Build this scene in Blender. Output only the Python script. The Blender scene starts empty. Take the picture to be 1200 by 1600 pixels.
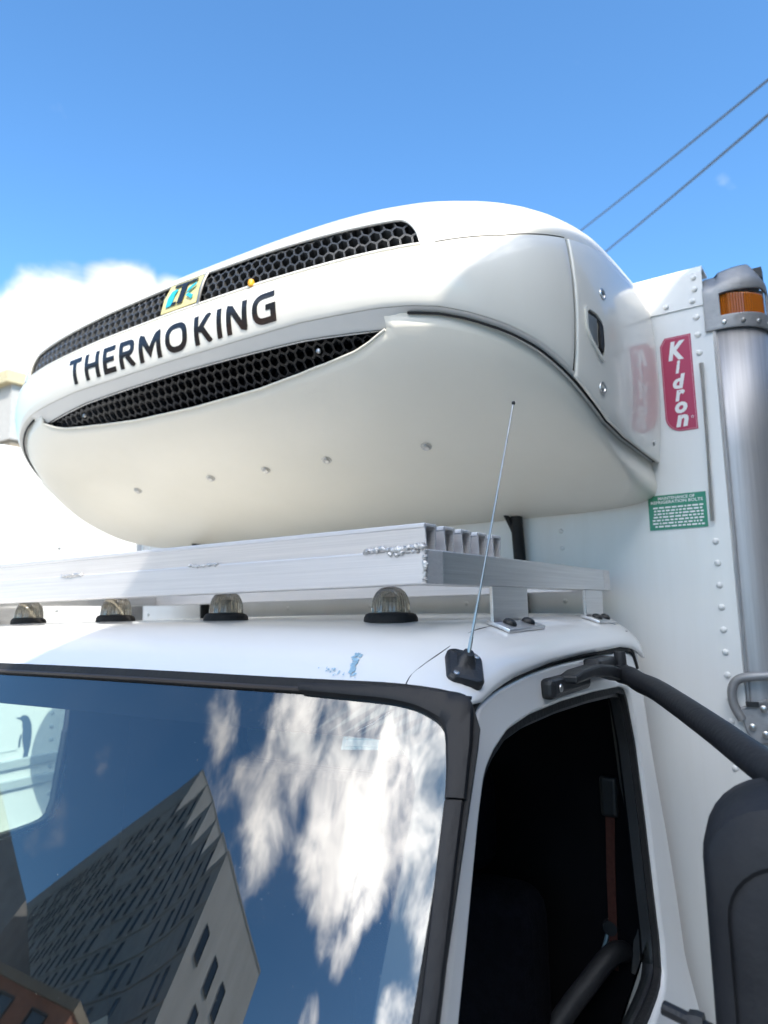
import bpy, bmesh, math, random, bisect
from mathutils import Vector, Matrix, Euler

random.seed(7)
S = bpy.context.scene
COL = S.collection
H = 2.45                                      # eye level above the street
R = math.radians

# ---------------------------------------------------------------- camera
cam_d = bpy.data.cameras.new("camera")
cam = bpy.data.objects.new("camera", cam_d)
COL.objects.link(cam)
PITCH, YAW, ROLL = R(7.9), R(33.1), R(-1.3)
fw = Vector((-math.sin(YAW)*math.cos(PITCH), math.cos(YAW)*math.cos(PITCH), math.sin(PITCH)))
rt = Vector((math.cos(YAW), math.sin(YAW), 0)); up = rt.cross(fw)
r2 = rt*math.cos(ROLL) + up*math.sin(ROLL); u2 = up*math.cos(ROLL) - rt*math.sin(ROLL)
m = Matrix((r2, u2, -fw)).transposed().to_4x4()
m.translation = Vector((0, 0, H))
cam.matrix_world = m
cam_d.sensor_fit = 'VERTICAL'; cam_d.sensor_height = 36.0; cam_d.sensor_width = 27.0
cam_d.lens = 36.0*1110/1600
cam_d.clip_start = .02; cam_d.clip_end = 3000
cam_d.dof.use_dof = True; cam_d.dof.focus_distance = 1.12; cam_d.dof.aperture_fstop = 4.6
S.camera = cam

# ---------------------------------------------------------------- sky, sun, exposure
SUN = Vector((.64, -.44, .7426)).normalized()  # towards the sun
SKY_STRENGTH, SUN_STRENGTH, EXPOSURE = .084, 1.90, 1.88
W = bpy.data.worlds.new("World"); S.world = W; W.use_nodes = True
nt = W.node_tree; nt.nodes.clear()
def N(t, **k):
    n = nt.nodes.new(t)
    for a, b in k.items(): setattr(n, a, b)
    return n
def math_n(op, a, b=None, clamp=False):
    n = N('ShaderNodeMath', operation=op, use_clamp=clamp)
    for i, v in ((0, a), (1, b)):
        if v is None: continue
        if isinstance(v, (int, float)): n.inputs[i].default_value = v
        else: nt.links.new(v, n.inputs[i])
    return n.outputs[0]
sky = N('ShaderNodeTexSky', sky_type='NISHITA', sun_disc=False)
sky.sun_elevation = math.asin(SUN.z); sky.sun_rotation = math.atan2(SUN.x, SUN.y)
sky.air_density = 1.0; sky.dust_density = .35; sky.ozone_density = 2.5; sky.altitude = 100
tc = N('ShaderNodeTexCoord')
nrm = N('ShaderNodeVectorMath', operation='NORMALIZE'); nt.links.new(tc.outputs['Generated'], nrm.inputs[0])
sep = N('ShaderNodeSeparateXYZ'); nt.links.new(nrm.outputs[0], sep.inputs[0])
def noise(scale, detail, rough, dist=0.0, off=(0,0,0)):
    mp = N('ShaderNodeMapping'); mp.inputs['Location'].default_value = off; mp.inputs['Scale'].default_value = (scale, scale, scale*1.35)
    nt.links.new(nrm.outputs[0], mp.inputs['Vector'])
    n = N('ShaderNodeTexNoise'); n.inputs['Scale'].default_value = 1.0; n.inputs['Detail'].default_value = detail
    n.inputs['Roughness'].default_value = rough; n.inputs['Distortion'].default_value = dist
    nt.links.new(mp.outputs[0], n.inputs['Vector'])
    return n.outputs['Fac']
n1 = noise(8.0, 9, .56, .3); n2 = noise(5.0, 6, .55, .2, (4.1, 2.3, 7.7))
base = math_n('MULTIPLY', math_n('SUBTRACT', n1, .5), 1.35)
# clouds in view and mirrored, last a wide unseen bank added as fill light: (azimuth from +Y towards +X, elevation, radius in degrees, weight)
CLOUDS = [(-58.5,20.0,7,.85),(-54.0,22.8,4.8,.78),(-62.5,16.5,8,.80),(-50.2,23.0,3.8,.62),(-47.5,22.3,3.2,.46),(-67,14,8,.60),(-4.5,29.5,1.6,.16),
          (211,36,13,.44),(194,40.5,13,.56),(180,41.5,13,.56),(188,34,8,.48),(183.2,31.5,5.0,.44),(166,39,12,.42),(164,29,8,.40),(168,27,5,.42),(187.5,24.6,3.2,.36),(221,34,9,.36),
          (233.6,25.6,3.0,.20),(234.6,19.7,3.0,.24),(231,22.5,2.0,.12),(132,48,46,.46),(150,30,22,.26)]
tot = None
for az, el, rad, wt in CLOUDS:
    a, e = R(az), R(el)
    c = Vector((math.sin(a)*math.cos(e), math.cos(a)*math.cos(e), math.sin(e)))
    d = N('ShaderNodeVectorMath', operation='DOT_PRODUCT'); nt.links.new(nrm.outputs[0], d.inputs[0]); d.inputs[1].default_value = c
    mr = N('ShaderNodeMapRange', interpolation_type='SMOOTHSTEP', clamp=True)
    mr.inputs['From Min'].default_value = math.cos(R(rad)); mr.inputs['From Max'].default_value = math.cos(R(rad*.25))
    mr.inputs['To Min'].default_value = 0; mr.inputs['To Max'].default_value = wt
    nt.links.new(d.outputs['Value'], mr.inputs['Value'])
    tot = mr.outputs[0] if tot is None else math_n('MAXIMUM', tot, mr.outputs[0])
dens = math_n('ADD', base, tot)
cm = N('ShaderNodeMapRange', interpolation_type='SMOOTHSTEP', clamp=True)
cm.inputs['From Min'].default_value = .225; cm.inputs['From Max'].default_value = .70
nt.links.new(dens, cm.inputs['Value'])
shade = N('ShaderNodeMapRange', clamp=True)    # thick parts of a cloud are greyer
shade.inputs['From Min'].default_value = .35; shade.inputs['From Max'].default_value = .62
nt.links.new(n2, shade.inputs['Value'])
ccol = N('ShaderNodeMix', data_type='RGBA')
ccol.inputs['A'].default_value = (6.0, 5.8, 5.5, 1); ccol.inputs['B'].default_value = (3.9, 3.8, 3.7, 1)
nt.links.new(shade.outputs[0], ccol.inputs['Factor'])
skyc = N('ShaderNodeMix', data_type='RGBA')
nt.links.new(math_n('MULTIPLY', cm.outputs[0], .92), skyc.inputs['Factor'])
tint = N('ShaderNodeMix', data_type='RGBA', blend_type='MULTIPLY'); tint.inputs['Factor'].default_value = 1
nt.links.new(sky.outputs[0], tint.inputs['A']); tint.inputs['B'].default_value = (.57, .885, 1.06, 1)
# clouds glow more towards the sun (forward scattering)
sd_ = N('ShaderNodeVectorMath', operation='DOT_PRODUCT'); nt.links.new(nrm.outputs[0], sd_.inputs[0]); sd_.inputs[1].default_value = SUN
fwd_ = N('ShaderNodeMapRange', interpolation_type='SMOOTHSTEP', clamp=True)
fwd_.inputs['From Min'].default_value = -.15; fwd_.inputs['From Max'].default_value = .95; fwd_.inputs['To Min'].default_value = 1.0; fwd_.inputs['To Max'].default_value = 6.0
nt.links.new(sd_.outputs['Value'], fwd_.inputs['Value'])
cl2 = N('ShaderNodeVectorMath', operation='SCALE'); nt.links.new(ccol.outputs['Result'], cl2.inputs[0]); nt.links.new(fwd_.outputs[0], cl2.inputs['Scale'])
nt.links.new(tint.outputs['Result'], skyc.inputs['A']); nt.links.new(cl2.outputs[0], skyc.inputs['B'])
bg = N('ShaderNodeBackground'); bg.inputs['Strength'].default_value = SKY_STRENGTH
nt.links.new(skyc.outputs['Result'], bg.inputs['Color'])
wo = N('ShaderNodeOutputWorld'); nt.links.new(bg.outputs[0], wo.inputs['Surface'])

sun_d = bpy.data.lights.new("sun", 'SUN'); sun_d.energy = SUN_STRENGTH; sun_d.angle = R(.15); sun_d.color = (1.0, .94, .84)
sun = bpy.data.objects.new("sun", sun_d); COL.objects.link(sun)
sun.rotation_euler = (-SUN).to_track_quat('-Z', 'Y').to_euler(); sun.location = (8, -8, 20)
vs = S.view_settings
vs.view_transform = 'Standard'; vs.look = 'None'; vs.exposure = EXPOSURE; vs.gamma = 1.0; vs.use_curve_mapping = False
S.cycles.max_bounces = 10; S.cycles.transparent_max_bounces = 16; S.cycles.glossy_bounces = 5

# ---------------------------------------------------------------- materials
def mat(name, col, rough=.5, metal=0.0, coat=0.0, var=0.0, vscale=6.0, bump=0.0, bscale=60.0, aniso=None, spec=.5, dirt=None, detail=6.0, stretch=None):
    m = bpy.data.materials.new(name); m.use_nodes = True
    t = m.node_tree; b = t.nodes['Principled BSDF']
    b.inputs['Base Color'].default_value = (*col, 1); b.inputs['Roughness'].default_value = rough
    b.inputs['Metallic'].default_value = metal; b.inputs['Coat Weight'].default_value = coat
    b.inputs['Coat Roughness'].default_value = .04; b.inputs['Specular IOR Level'].default_value = spec
    tcn = t.nodes.new('ShaderNodeTexCoord'); vec = tcn.outputs['Object']
    if stretch:
        mp = t.nodes.new('ShaderNodeMapping'); mp.inputs['Scale'].default_value = stretch
        t.links.new(vec, mp.inputs['Vector']); vec = mp.outputs[0]
    if var or dirt:
        n = t.nodes.new('ShaderNodeTexNoise'); n.inputs['Scale'].default_value = vscale; n.inputs['Detail'].default_value = detail; n.inputs['Roughness'].default_value = .62
        t.links.new(vec, n.inputs['Vector'])
        cr = t.nodes.new('ShaderNodeMapRange'); cr.inputs['From Min'].default_value = .3; cr.inputs['From Max'].default_value = .72
        t.links.new(n.outputs['Fac'], cr.inputs['Value'])
        mx = t.nodes.new('ShaderNodeMix'); mx.data_type = 'RGBA'
        d = dirt or tuple(c*(1-var) for c in col)
        mx.inputs['A'].default_value = (*col, 1); mx.inputs['B'].default_value = (*d, 1)
        k = t.nodes.new('ShaderNodeMath'); k.operation = 'MULTIPLY'; k.inputs[1].default_value = (1.0 if not dirt else max(var, .15))
        t.links.new(cr.outputs[0], k.inputs[0]); t.links.new(k.outputs[0], mx.inputs['Factor'])
        t.links.new(mx.outputs['Result'], b.inputs['Base Color'])
        rr = t.nodes.new('ShaderNodeMapRange'); rr.inputs['To Min'].default_value = max(rough-.05, 0.02); rr.inputs['To Max'].default_value = min(rough+.10, 1)
        t.links.new(n.outputs['Fac'], rr.inputs['Value']); t.links.new(rr.outputs[0], b.inputs['Roughness'])
    if bump:
        n2 = t.nodes.new('ShaderNodeTexNoise'); n2.inputs['Scale'].default_value = bscale; n2.inputs['Detail'].default_value = 4
        t.links.new(vec, n2.inputs['Vector'])
        bp = t.nodes.new('ShaderNodeBump'); bp.inputs['Strength'].default_value = bump; bp.inputs['Distance'].default_value = .004
        t.links.new(n2.outputs['Fac'], bp.inputs['Height']); t.links.new(bp.outputs[0], b.inputs['Normal'])
    return m
M = {}
M['unit'] = mat('unit_white_plastic', (.80,.78,.715), .30, coat=.55, var=.22, vscale=4, dirt=(.72,.69,.61), stretch=(2.5,2.5,.7), detail=9)
M['unit_low'] = mat('unit_belly_plastic', (.83,.79,.69), .40, coat=.12, var=.20, vscale=5, dirt=(.69,.655,.56), detail=9, bump=.05, bscale=220)
M['lip'] = mat('unit_lip_plastic', (.70,.69,.66), .45, var=.05)
M['cab'] = mat('cab_white_paint', (.80,.80,.79), .28, coat=.6, var=.05, vscale=5, dirt=(.66,.645,.60), detail=9)
M['wall'] = mat('box_white_panel', (.80,.80,.785), .32, coat=.25, var=.35, vscale=3.0, dirt=(.66,.64,.585), bump=.05, bscale=14, stretch=(5,5,.5))
M['alu'] = mat('brushed_aluminium', (.78,.77,.77), .36, metal=1, var=.10, vscale=6, stretch=(1,1,1), bump=.10, bscale=40)
M['alu_x'] = mat('aluminium_drawn_lengthways', (.80,.775,.765), .48, metal=.7, var=.14, vscale=5, stretch=(.6,14,40), bump=.10, bscale=8)
M['alu_y'] = mat('aluminium_rail_drawn', (.74,.73,.73), .30, metal=.95, var=.16, vscale=5, stretch=(14,.6,40), bump=.22, bscale=8)
M['alu_z'] = mat('aluminium_post_drawn', (.50,.49,.495), .48, metal=.75, var=.22, vscale=7, stretch=(16,16,.35), bump=.15, bscale=10)
M['weld'] = mat('weld_metal', (.78,.76,.74), .42, metal=.85, var=.4, vscale=90, bump=.9, bscale=160)
M['steel'] = mat('zinc_steel', (.62,.61,.59), .30, metal=1, var=.2, vscale=40)
M['castal'] = mat('cast_aluminium', (.36,.36,.365), .52, metal=.6, var=.22, vscale=18, bump=.3, bscale=70)
M['black'] = mat('black_plastic', (.018,.019,.021), .42, var=.25, vscale=30, bump=.2, bscale=300)
M['mesh'] = mat('grey_black_mesh_plastic', (.085,.087,.09), .25, coat=.7, var=.3, vscale=20)
M['blackg'] = mat('black_gloss_plastic', (.016,.017,.019), .20, var=.2, vscale=20)
M['rubber'] = mat('black_rubber', (.012,.012,.013), .62, spec=.3, var=.5, vscale=14, dirt=(.035,.034,.033), bump=.5, bscale=90)
M['rubber2'] = mat('scuffed_rubber_moulding', (.008,.008,.010), .46, spec=.35, var=.5, vscale=10, dirt=(.022,.021,.022), bump=.35, bscale=60, stretch=(1,1,.4))
M['trim'] = mat('brown_trim', (.045,.036,.033), .5, var=.3)
M['arm'] = mat('satin_black_tube', (.012,.013,.016), .55, spec=.35, var=.4, vscale=18, dirt=(.045,.045,.048), bump=.2, bscale=120)
M['headl'] = mat('grey_headliner', (.34,.34,.33), .9, var=.1)
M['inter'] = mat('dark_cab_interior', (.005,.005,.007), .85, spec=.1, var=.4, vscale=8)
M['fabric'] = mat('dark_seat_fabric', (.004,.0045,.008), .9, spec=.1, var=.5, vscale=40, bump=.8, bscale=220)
M['greytrim'] = mat('grey_cab_trim', (.085,.082,.078), .6, var=.2)
M['belt'] = mat('rust_red_webbing', (.075,.018,.010), .8, var=.3, vscale=120)
M['ink'] = mat('black_lettering', (.012,.011,.011), .25, coat=.4)
M['red'] = mat('crimson_vinyl', (.44,.022,.075), .32, coat=.3, var=.06)
M['white'] = mat('white_vinyl', (.80,.80,.80), .35)
M['pinkline'] = mat('pale_pink_line', (.72,.42,.47), .4)
M['green'] = mat('green_plate', (.018,.235,.125), .35, coat=.3, var=.08)
M['yellow'] = mat('pale_yellow_badge', (.62,.56,.27), .35)
M['cyan'] = mat('cyan_badge', (.03,.42,.55), .35)
M['orange'] = mat('orange_clip', (.75,.36,.02), .4)
M['bluemark'] = mat('faded_blue_mark', (.36,.57,.72), .6, var=.3, vscale=80)
M['asphalt'] = mat('worn_concrete_yard', (.48,.44,.375), .9, var=.35, vscale=1.5, bump=.5, bscale=60)
M['paving'] = mat('concrete_paving', (.32,.31,.29), .85, var=.2, vscale=1.2)
M['kerb'] = mat('kerb_stone', (.36,.35,.33), .8, var=.2)
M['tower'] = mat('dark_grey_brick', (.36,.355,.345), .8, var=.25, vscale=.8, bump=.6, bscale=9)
M['tower_side'] = mat('grey_concrete_lit_side', (.52,.51,.49), .8, var=.22, vscale=.5, stretch=(1,1,.3))  # end faces coloured paler, with the sunlight on them worked into the tone
M['pale'] = mat('taupe_render', (.27,.235,.20), .85, var=.12, vscale=.8)
M['brick'] = mat('orange_red_brick', (.40,.17,.10), .85, var=.35, vscale=3, bump=.6, bscale=12)
M['stone'] = mat('tan_stone', (.30,.25,.185), .8, var=.25, vscale=.6)
M['cornice'] = mat('pale_yellow_cornice', (.50,.44,.28), .7, var=.1)
M['attic'] = mat('pale_grey_attic', (.42,.41,.39), .8, var=.1)
M['wglass'] = mat('window_glass_far', (.03,.035,.04), .08, spec=.8)
M['wframe'] = mat('window_frame_far', (.05,.05,.05), .5)
M['cable'] = mat('faint_grey_cable', (.09,.10,.11), .6)  # grey raised so the cables stay faint against the sky
M['neigh'] = mat('neighbour_white_panel', (.82,.82,.80), .30, coat=.3, var=.05)
M['neigh_rail'] = mat('neighbour_grey_rail', (.50,.52,.52), .4, var=.1)
M['penguin'] = mat('slate_blue_print', (.075,.10,.14), .5)
M['tyre'] = mat('tyre_rubber', (.02,.02,.02), .8)

def glass_mat(name, tint, ior, dusty=0.0):
    m = bpy.data.materials.new(name); m.use_nodes = True; t = m.node_tree; t.nodes.clear()
    o = t.nodes.new('ShaderNodeOutputMaterial'); mx = t.nodes.new('ShaderNodeMixShader')
    tr = t.nodes.new('ShaderNodeBsdfTransparent'); tr.inputs[0].default_value = (*tint, 1)
    gl = t.nodes.new('ShaderNodeBsdfGlossy'); gl.inputs['Roughness'].default_value = 0.0; gl.inputs[0].default_value = (1, 1, 1, 1)
    fr = t.nodes.new('ShaderNodeFresnel'); fr.inputs['IOR'].default_value = ior
    t.links.new(fr.outputs[0], mx.inputs[0]); t.links.new(tr.outputs[0], mx.inputs[1]); t.links.new(gl.outputs[0], mx.inputs[2])
    last = mx.outputs[0]
    if dusty:
        df = t.nodes.new('ShaderNodeBsdfDiffuse'); df.inputs[0].default_value = (.6, .58, .54, 1)
        n = t.nodes.new('ShaderNodeTexNoise'); n.inputs['Scale'].default_value = 260; n.inputs['Detail'].default_value = 3
        n3 = t.nodes.new('ShaderNodeTexNoise'); n3.inputs['Scale'].default_value = 5; n3.inputs['Detail'].default_value = 5
        tcn = t.nodes.new('ShaderNodeTexCoord'); t.links.new(tcn.outputs['Object'], n.inputs['Vector']); t.links.new(tcn.outputs['Object'], n3.inputs['Vector'])
        r1 = t.nodes.new('ShaderNodeMapRange'); r1.inputs['From Min'].default_value = .725; r1.inputs['From Max'].default_value = .78; r1.inputs['To Max'].default_value = .45
        t.links.new(n.outputs['Fac'], r1.inputs['Value'])
        r2_ = t.nodes.new('ShaderNodeMapRange'); r2_.inputs['From Min'].default_value = .35; r2_.inputs['From Max'].default_value = .75; r2_.inputs['To Max'].default_value = dusty
        t.links.new(n3.outputs['Fac'], r2_.inputs['Value'])
        ad = t.nodes.new('ShaderNodeMath'); ad.operation = 'ADD'; t.links.new(r1.outputs[0], ad.inputs[0]); t.links.new(r2_.outputs[0], ad.inputs[1])
        m2 = t.nodes.new('ShaderNodeMixShader'); t.links.new(ad.outputs[0], m2.inputs[0]); t.links.new(last, m2.inputs[1]); t.links.new(df.outputs[0], m2.inputs[2])
        last = m2.outputs[0]
    t.links.new(last, o.inputs[0])
    return m
M['glass'] = glass_mat('windscreen_glass', (.84,.95,.92), 2.25, .022)
M['sglass'] = glass_mat('side_glass', (.70,.82,.76), 1.6)
def lens_mat(name, col, rough, trans):
    m = bpy.data.materials.new(name); m.use_nodes = True; b = m.node_tree.nodes['Principled BSDF']
    b.inputs['Base Color'].default_value = (*col, 1); b.inputs['Roughness'].default_value = rough
    b.inputs['Transmission Weight'].default_value = trans; b.inputs['IOR'].default_value = 1.45
    b.inputs['Coat Weight'].default_value = .6; b.inputs['Coat Roughness'].default_value = .03
    return m
M['amber'] = lens_mat('amber_lens', (.62,.17,.006), .12, .45)
M['smoke'] = lens_mat('smoked_clear_lens', (.50,.46,.37), .04, .70)

# ---------------------------------------------------------------- measured surfaces (metres, z from eye level)
XC = -1.345                                   # centre line of the truck
YB = 1.90                                     # front face of the cargo box
def ws(u, q, off=0.0):                        # windscreen surface: u across from the centre line, q down from the top edge
    a = abs(u)
    y = .738 + .06*a*a + .35*max(a-.6, 0)**2 - .55*q
    z = -.091 - .0175*a*a - .7*max(a-.8, 0)**2 - q
    d = (.12*a + .7*max(a-.6, 0)) * (1 if u >= 0 else -1)
    n = (d, -1.0, .55); L = math.sqrt(d*d + 1.3025)
    return (XC + u*(1+.04*q) + off*n[0]/L, y + off*n[1]/L, z + off*n[2]/L)
SEAM = [(.83,-.123),(.886,-.124),(.91,-.116),(.95,-.108),(.998,-.101),(1.075,-.0955),(1.132,-.0915),(1.295,-.088),(1.6,-.0885),(1.69,-.0985),(1.77,-.125)]
def roof(u, y):                               # cab roof height
    a = abs(u)
    f = ws(u, -.003)
    t = (y - f[1])/.21
    top = -.010 - .014*a*a
    z = top - ((top - f[2])*max(0.0, 1-t)**1.9 if t < 1 else 0.0)
    s = (a-.765)/.153
    if s > 0:
        k = 1-math.sqrt(max(0.0, 1-s*s)); e = SEAM[0][1]
        for (y0, z0), (y1, z1) in zip(SEAM, SEAM[1:]):
            if y >= y0: e = z0+(z1-z0)*min((y-y0)/(y1-y0), 1)
        z = z*(1-k) + min(e, z)*k if t > .02 else z
    return z
def side_x(z): return -.43 + .08*(-.13 - z)   # right flank of the cab
UA, UD, UN = .955, .77, 5.0                   # refrigeration unit: half width, depth, squareness of its plan
_pl = []
def _mkplan():
    K = 6000; px = py = None; L = 0
    for i in range(K+1):
        th = math.pi/2*(1-i/K)
        c, s = math.cos(th), math.sin(th)
        u = c**(2/UN); v = max(s, 0)**(2/UN)
        X, Y = UA*u, UD*v
        if px is not None: L += math.hypot(X-px, Y-py)
        _pl.append((L, u, v)); px, py = X, Y
_mkplan()
LMAX = _pl[-1][0]
_pk = [p[0] for p in _pl]
def plan(l):
    a = min(abs(l), LMAX)
    i = min(max(bisect.bisect_right(_pk, a)-1, 0), len(_pl)-2)
    p, q = _pl[i], _pl[i+1]
    k = (a-p[0])/max(q[0]-p[0], 1e-9)
    return (p[1]+(q[1]-p[1])*k)*(1 if l >= 0 else -1), p[2]+(q[2]-p[2])*k
def lerp_table(T, a):
    if a <= T[0][0]: return T[0][1]
    for (x0, y0), (x1, y1) in zip(T, T[1:]):
        if a <= x1:
            k = (a-x0)/(x1-x0); return y0+(y1-y0)*k
    return T[-1][1]
ZL = [(0,.612),(.40,.609),(.60,.596),(.66,.589),(.725,.577),(.78,.56),(.855,.532),(.92,.503),(.98,.470),(1.06,.425),(1.14,.388),(1.24,.372),(1.40,.367),(1.7,.364)]
ZC = [(0,.742),(.3,.737),(.5,.728),(.7,.719),(.85,.722),(1.0,.745),(1.15,.768),(1.5,.795),(1.7,.80)]
ZT, ZBOT = 1.005, .25
def zl(l): return lerp_table(ZL, abs(l))
def zc(l): return lerp_table(ZC, abs(l))
def dome(l, w, off=0.0):                      # top shell, w 0..1 from the crease to the top
    u, v = plan(l); w = min(w, 1.0)
    ca = max(0.0, 1-w**2.0)**.5; cd = max(0.0, 1-abs(w)**2.5)**.4
    return (XC + (UA*ca+off)*u, YB - (UD*cd+off)*v, zc(l) + (ZT-zc(l))*w + off*.3)
def belly(l, w, off=0.0):                     # lower shell, w 0..1 from the band down to the flat bottom
    u, v = plan(l); w = min(w, 1.0)
    ca = max(0.0, 1-abs(w)**9)**(1/9); cd = max(0.0, 1-abs(w)**1.55)**(1/1.55)
    return (XC + (UA*ca+off)*u, YB - (UD*cd+off)*v, zl(l) - (zl(l)-ZBOT)*w)
def band(l, q, off=0.0):                      # front band, q 0..1 from its bottom edge up to the crease
    u, v = plan(l); o = .014*math.sin(math.pi*min(max(q,0),1))**.8 + off
    b = zl(l)+.008
    return (XC + (UA+o)*u, YB - (UD+o)*v, b + (zc(l)-b)*q)

# ---------------------------------------------------------------- builders
def root(name, loc, label, cat, group=None):
    o = bpy.data.objects.new(name, None); COL.objects.link(o)
    o.location = (loc[0], loc[1], loc[2]+H); o.empty_display_size = .2
    o['label'] = label; o['category'] = cat
    if group: o['group'] = group
    o['_b'] = list(o.location)
    return o
def base_of(p):
    while p is not None:
        if '_b' in p.keys(): return Vector(p['_b'])
        p = p.parent
    return Vector((0, 0, 0))
def link(o, parent):
    COL.objects.link(o)
    if parent is not None: o.parent = parent
    return o
def obj(name, V, F, m, parent=None, smooth=35, label=None):
    """one mesh object, vertices given in measured coordinates"""
    b = base_of(parent)
    me = bpy.data.meshes.new(name)
    me.from_pydata([(v[0]-b.x, v[1]-b.y, v[2]+H-b.z) for v in V], [], F)
    bm = bmesh.new(); bm.from_mesh(me)
    bmesh.ops.remove_doubles(bm, verts=bm.verts, dist=1e-6)
    bmesh.ops.recalc_face_normals(bm, faces=bm.faces)
    bm.to_mesh(me); bm.free()
    for x in (m if isinstance(m, (list, tuple)) else [m]): me.materials.append(x)
    if smooth:
        for p in me.polygons: p.use_smooth = True
        me.set_sharp_from_angle(angle=R(smooth))
    o = bpy.data.objects.new(name, me)
    if label: o['label'] = label
    return link(o, parent)
def bevel(o, w, seg=2, ang=35):
    d = o.modifiers.new('bevel', 'BEVEL'); d.width = w; d.segments = seg; d.limit_method = 'ANGLE'; d.angle_limit = R(ang); d.harden_normals = False
    return o
def solid(o, t, off=-1):
    d = o.modifiers.new('thickness', 'SOLIDIFY'); d.thickness = t; d.offset = off; return o
def piece(name, me, parent, pos, rot=None, scale=None):
    """another copy of a shared mesh"""
    o = bpy.data.objects.new(name, me); link(o, parent)
    b = base_of(parent)
    o.location = (pos[0]-b.x, pos[1]-b.y, pos[2]+H-b.z)
    if rot is not None: o.rotation_euler = rot
    if scale is not None: o.scale = scale
    return o
def shared(name, V, F, m, smooth=40):
    me = bpy.data.meshes.new(name); me.from_pydata(V, [], F); me.materials.append(m)
    bm = bmesh.new(); bm.from_mesh(me); bmesh.ops.recalc_face_normals(bm, faces=bm.faces); bm.to_mesh(me); bm.free()
    if smooth:
        for p in me.polygons: p.use_smooth = True
        me.set_sharp_from_angle(angle=R(smooth))
    return me
def boxvf(x0, x1, y0, y1, z0, z1):
    V = [(x, y, z) for z in (z0, z1) for y in (y0, y1) for x in (x0, x1)]
    return V, [(0,2,3,1),(4,5,7,6),(0,1,5,4),(2,6,7,3),(0,4,6,2),(1,3,7,5)]
def join(*vf):
    V, F = [], []
    for v, f in vf:
        k = len(V); V += list(v); F += [tuple(i+k for i in q) for q in f]
    return V, F
def grid(fn, us, vs, keep=None):
    V = [fn(u, v) for u in us for v in vs]; n = len(vs); F = []
    for i in range(len(us)-1):
        for j in range(n-1):
            if keep and not keep((us[i]+us[i+1])/2, (vs[j]+vs[j+1])/2, i, j): continue
            F.append((i*n+j, (i+1)*n+j, (i+1)*n+j+1, i*n+j+1))
    return V, F
def lin(a, b, n): return [a+(b-a)*i/n for i in range(n+1)]
def lathe(prof, seg, at=(0,0,0), axis='Z', rib=0.0, cap=True):
    V, F = [], []; n = len(prof)
    for i in range(seg):
        a = 2*math.pi*i/seg
        for r, h in prof:
            rr = r*(1 + (rib if i % 2 else 0))
            p = (rr*math.cos(a), rr*math.sin(a), h)
            if axis == 'X': p = (p[2], p[0], p[1])
            if axis == 'Y': p = (p[0], p[2], p[1])
            V.append((p[0]+at[0], p[1]+at[1], p[2]+at[2]))
    for i in range(seg):
        k = (i+1) % seg
        for j in range(n-1): F.append((i*n+j, k*n+j, k*n+j+1, i*n+j+1))
    if cap:
        if prof[0][0] > 1e-6: F.append(tuple(i*n for i in range(seg))[::-1])
        if prof[-1][0] > 1e-6: F.append(tuple(i*n+n-1 for i in range(seg)))
    return V, F
def tube(pts, r, seg=10, closed=False):
    pts = [Vector(p) for p in pts]; V, F = [], []; n = len(pts)
    rr = r if isinstance(r, (list, tuple)) else [r]*n
    t0 = (pts[1]-pts[0]).normalized()
    ref = Vector((0,0,1)) if abs(t0.z) < .9 else Vector((1,0,0))
    nrm_ = (ref - t0*ref.dot(t0)).normalized()
    for i, p in enumerate(pts):
        a = pts[(i-1) % n] if (i or closed) else p; c = pts[(i+1) % n] if (i < n-1 or closed) else p
        t = (c-a).normalized(); nrm_ = (nrm_ - t*nrm_.dot(t)).normalized(); bn = t.cross(nrm_)
        for k in range(seg):
            an = 2*math.pi*k/seg
            q = p + nrm_*(rr[i]*math.cos(an)) + bn*(rr[i]*math.sin(an)); V.append(tuple(q))
    for i in range(n if closed else n-1):
        for k in range(seg):
            a, b = i*seg+k, i*seg+(k+1) % seg; j = ((i+1) % n)*seg
            F.append((a, b, j+(k+1) % seg, j+k))
    if not closed: F += [tuple(range(seg))[::-1], tuple(range((n-1)*seg, n*seg))]
    return V, F
def smooth_path(pts, k=6):
    P = [Vector(p) for p in pts]; out = []
    for i in range(len(P)-1):
        p0, p1, p2, p3 = P[max(i-1,0)], P[i], P[i+1], P[min(i+2,len(P)-1)]
        for j in range(k):
            t = j/k
            out.append(.5*((2*p1)+(p2-p0)*t+(2*p0-5*p1+4*p2-p3)*t*t+(3*p1-p0-3*p2+p3)*t**3))
    out.append(P[-1]); return [tuple(p) for p in out]
def prism(poly, fn0, fn1):
    """closed outline -> slab between two maps of it"""
    n = len(poly); V = [fn0(*p) for p in poly] + [fn1(*p) for p in poly]
    F = [tuple(range(n))[::-1], tuple(range(n, 2*n))] + [(i, (i+1) % n, n+(i+1) % n, n+i) for i in range(n)]
    return V, F
def ring(outer, inner, fn0, fn1):
    """frame between two outlines with the same number of points, as a slab"""
    n = len(outer)
    V = [fn0(*p) for p in outer] + [fn0(*p) for p in inner] + [fn1(*p) for p in outer] + [fn1(*p) for p in inner]
    F = []
    for i in range(n):
        j = (i+1) % n
        F += [(i, j, n+j, n+i), (2*n+i, 3*n+i, 3*n+j, 2*n+j), (i, 2*n+i, 2*n+j, j), (n+i, n+j, 3*n+j, 3*n+i)]
    return V, F
def resample(poly, n):
    P = [Vector((p[0], p[1])) for p in poly]; L = [0]
    for i in range(len(P)): L.append(L[-1]+(P[(i+1) % len(P)]-P[i]).length)
    out = []
    for k in range(n):
        d = L[-1]*k/n; i = bisect.bisect_right(L, d)-1; i = min(i, len(P)-1)
        s = (d-L[i])/max(L[i+1]-L[i], 1e-9); q = P[i].lerp(P[(i+1) % len(P)], s); out.append((q.x, q.y))
    return out
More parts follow.
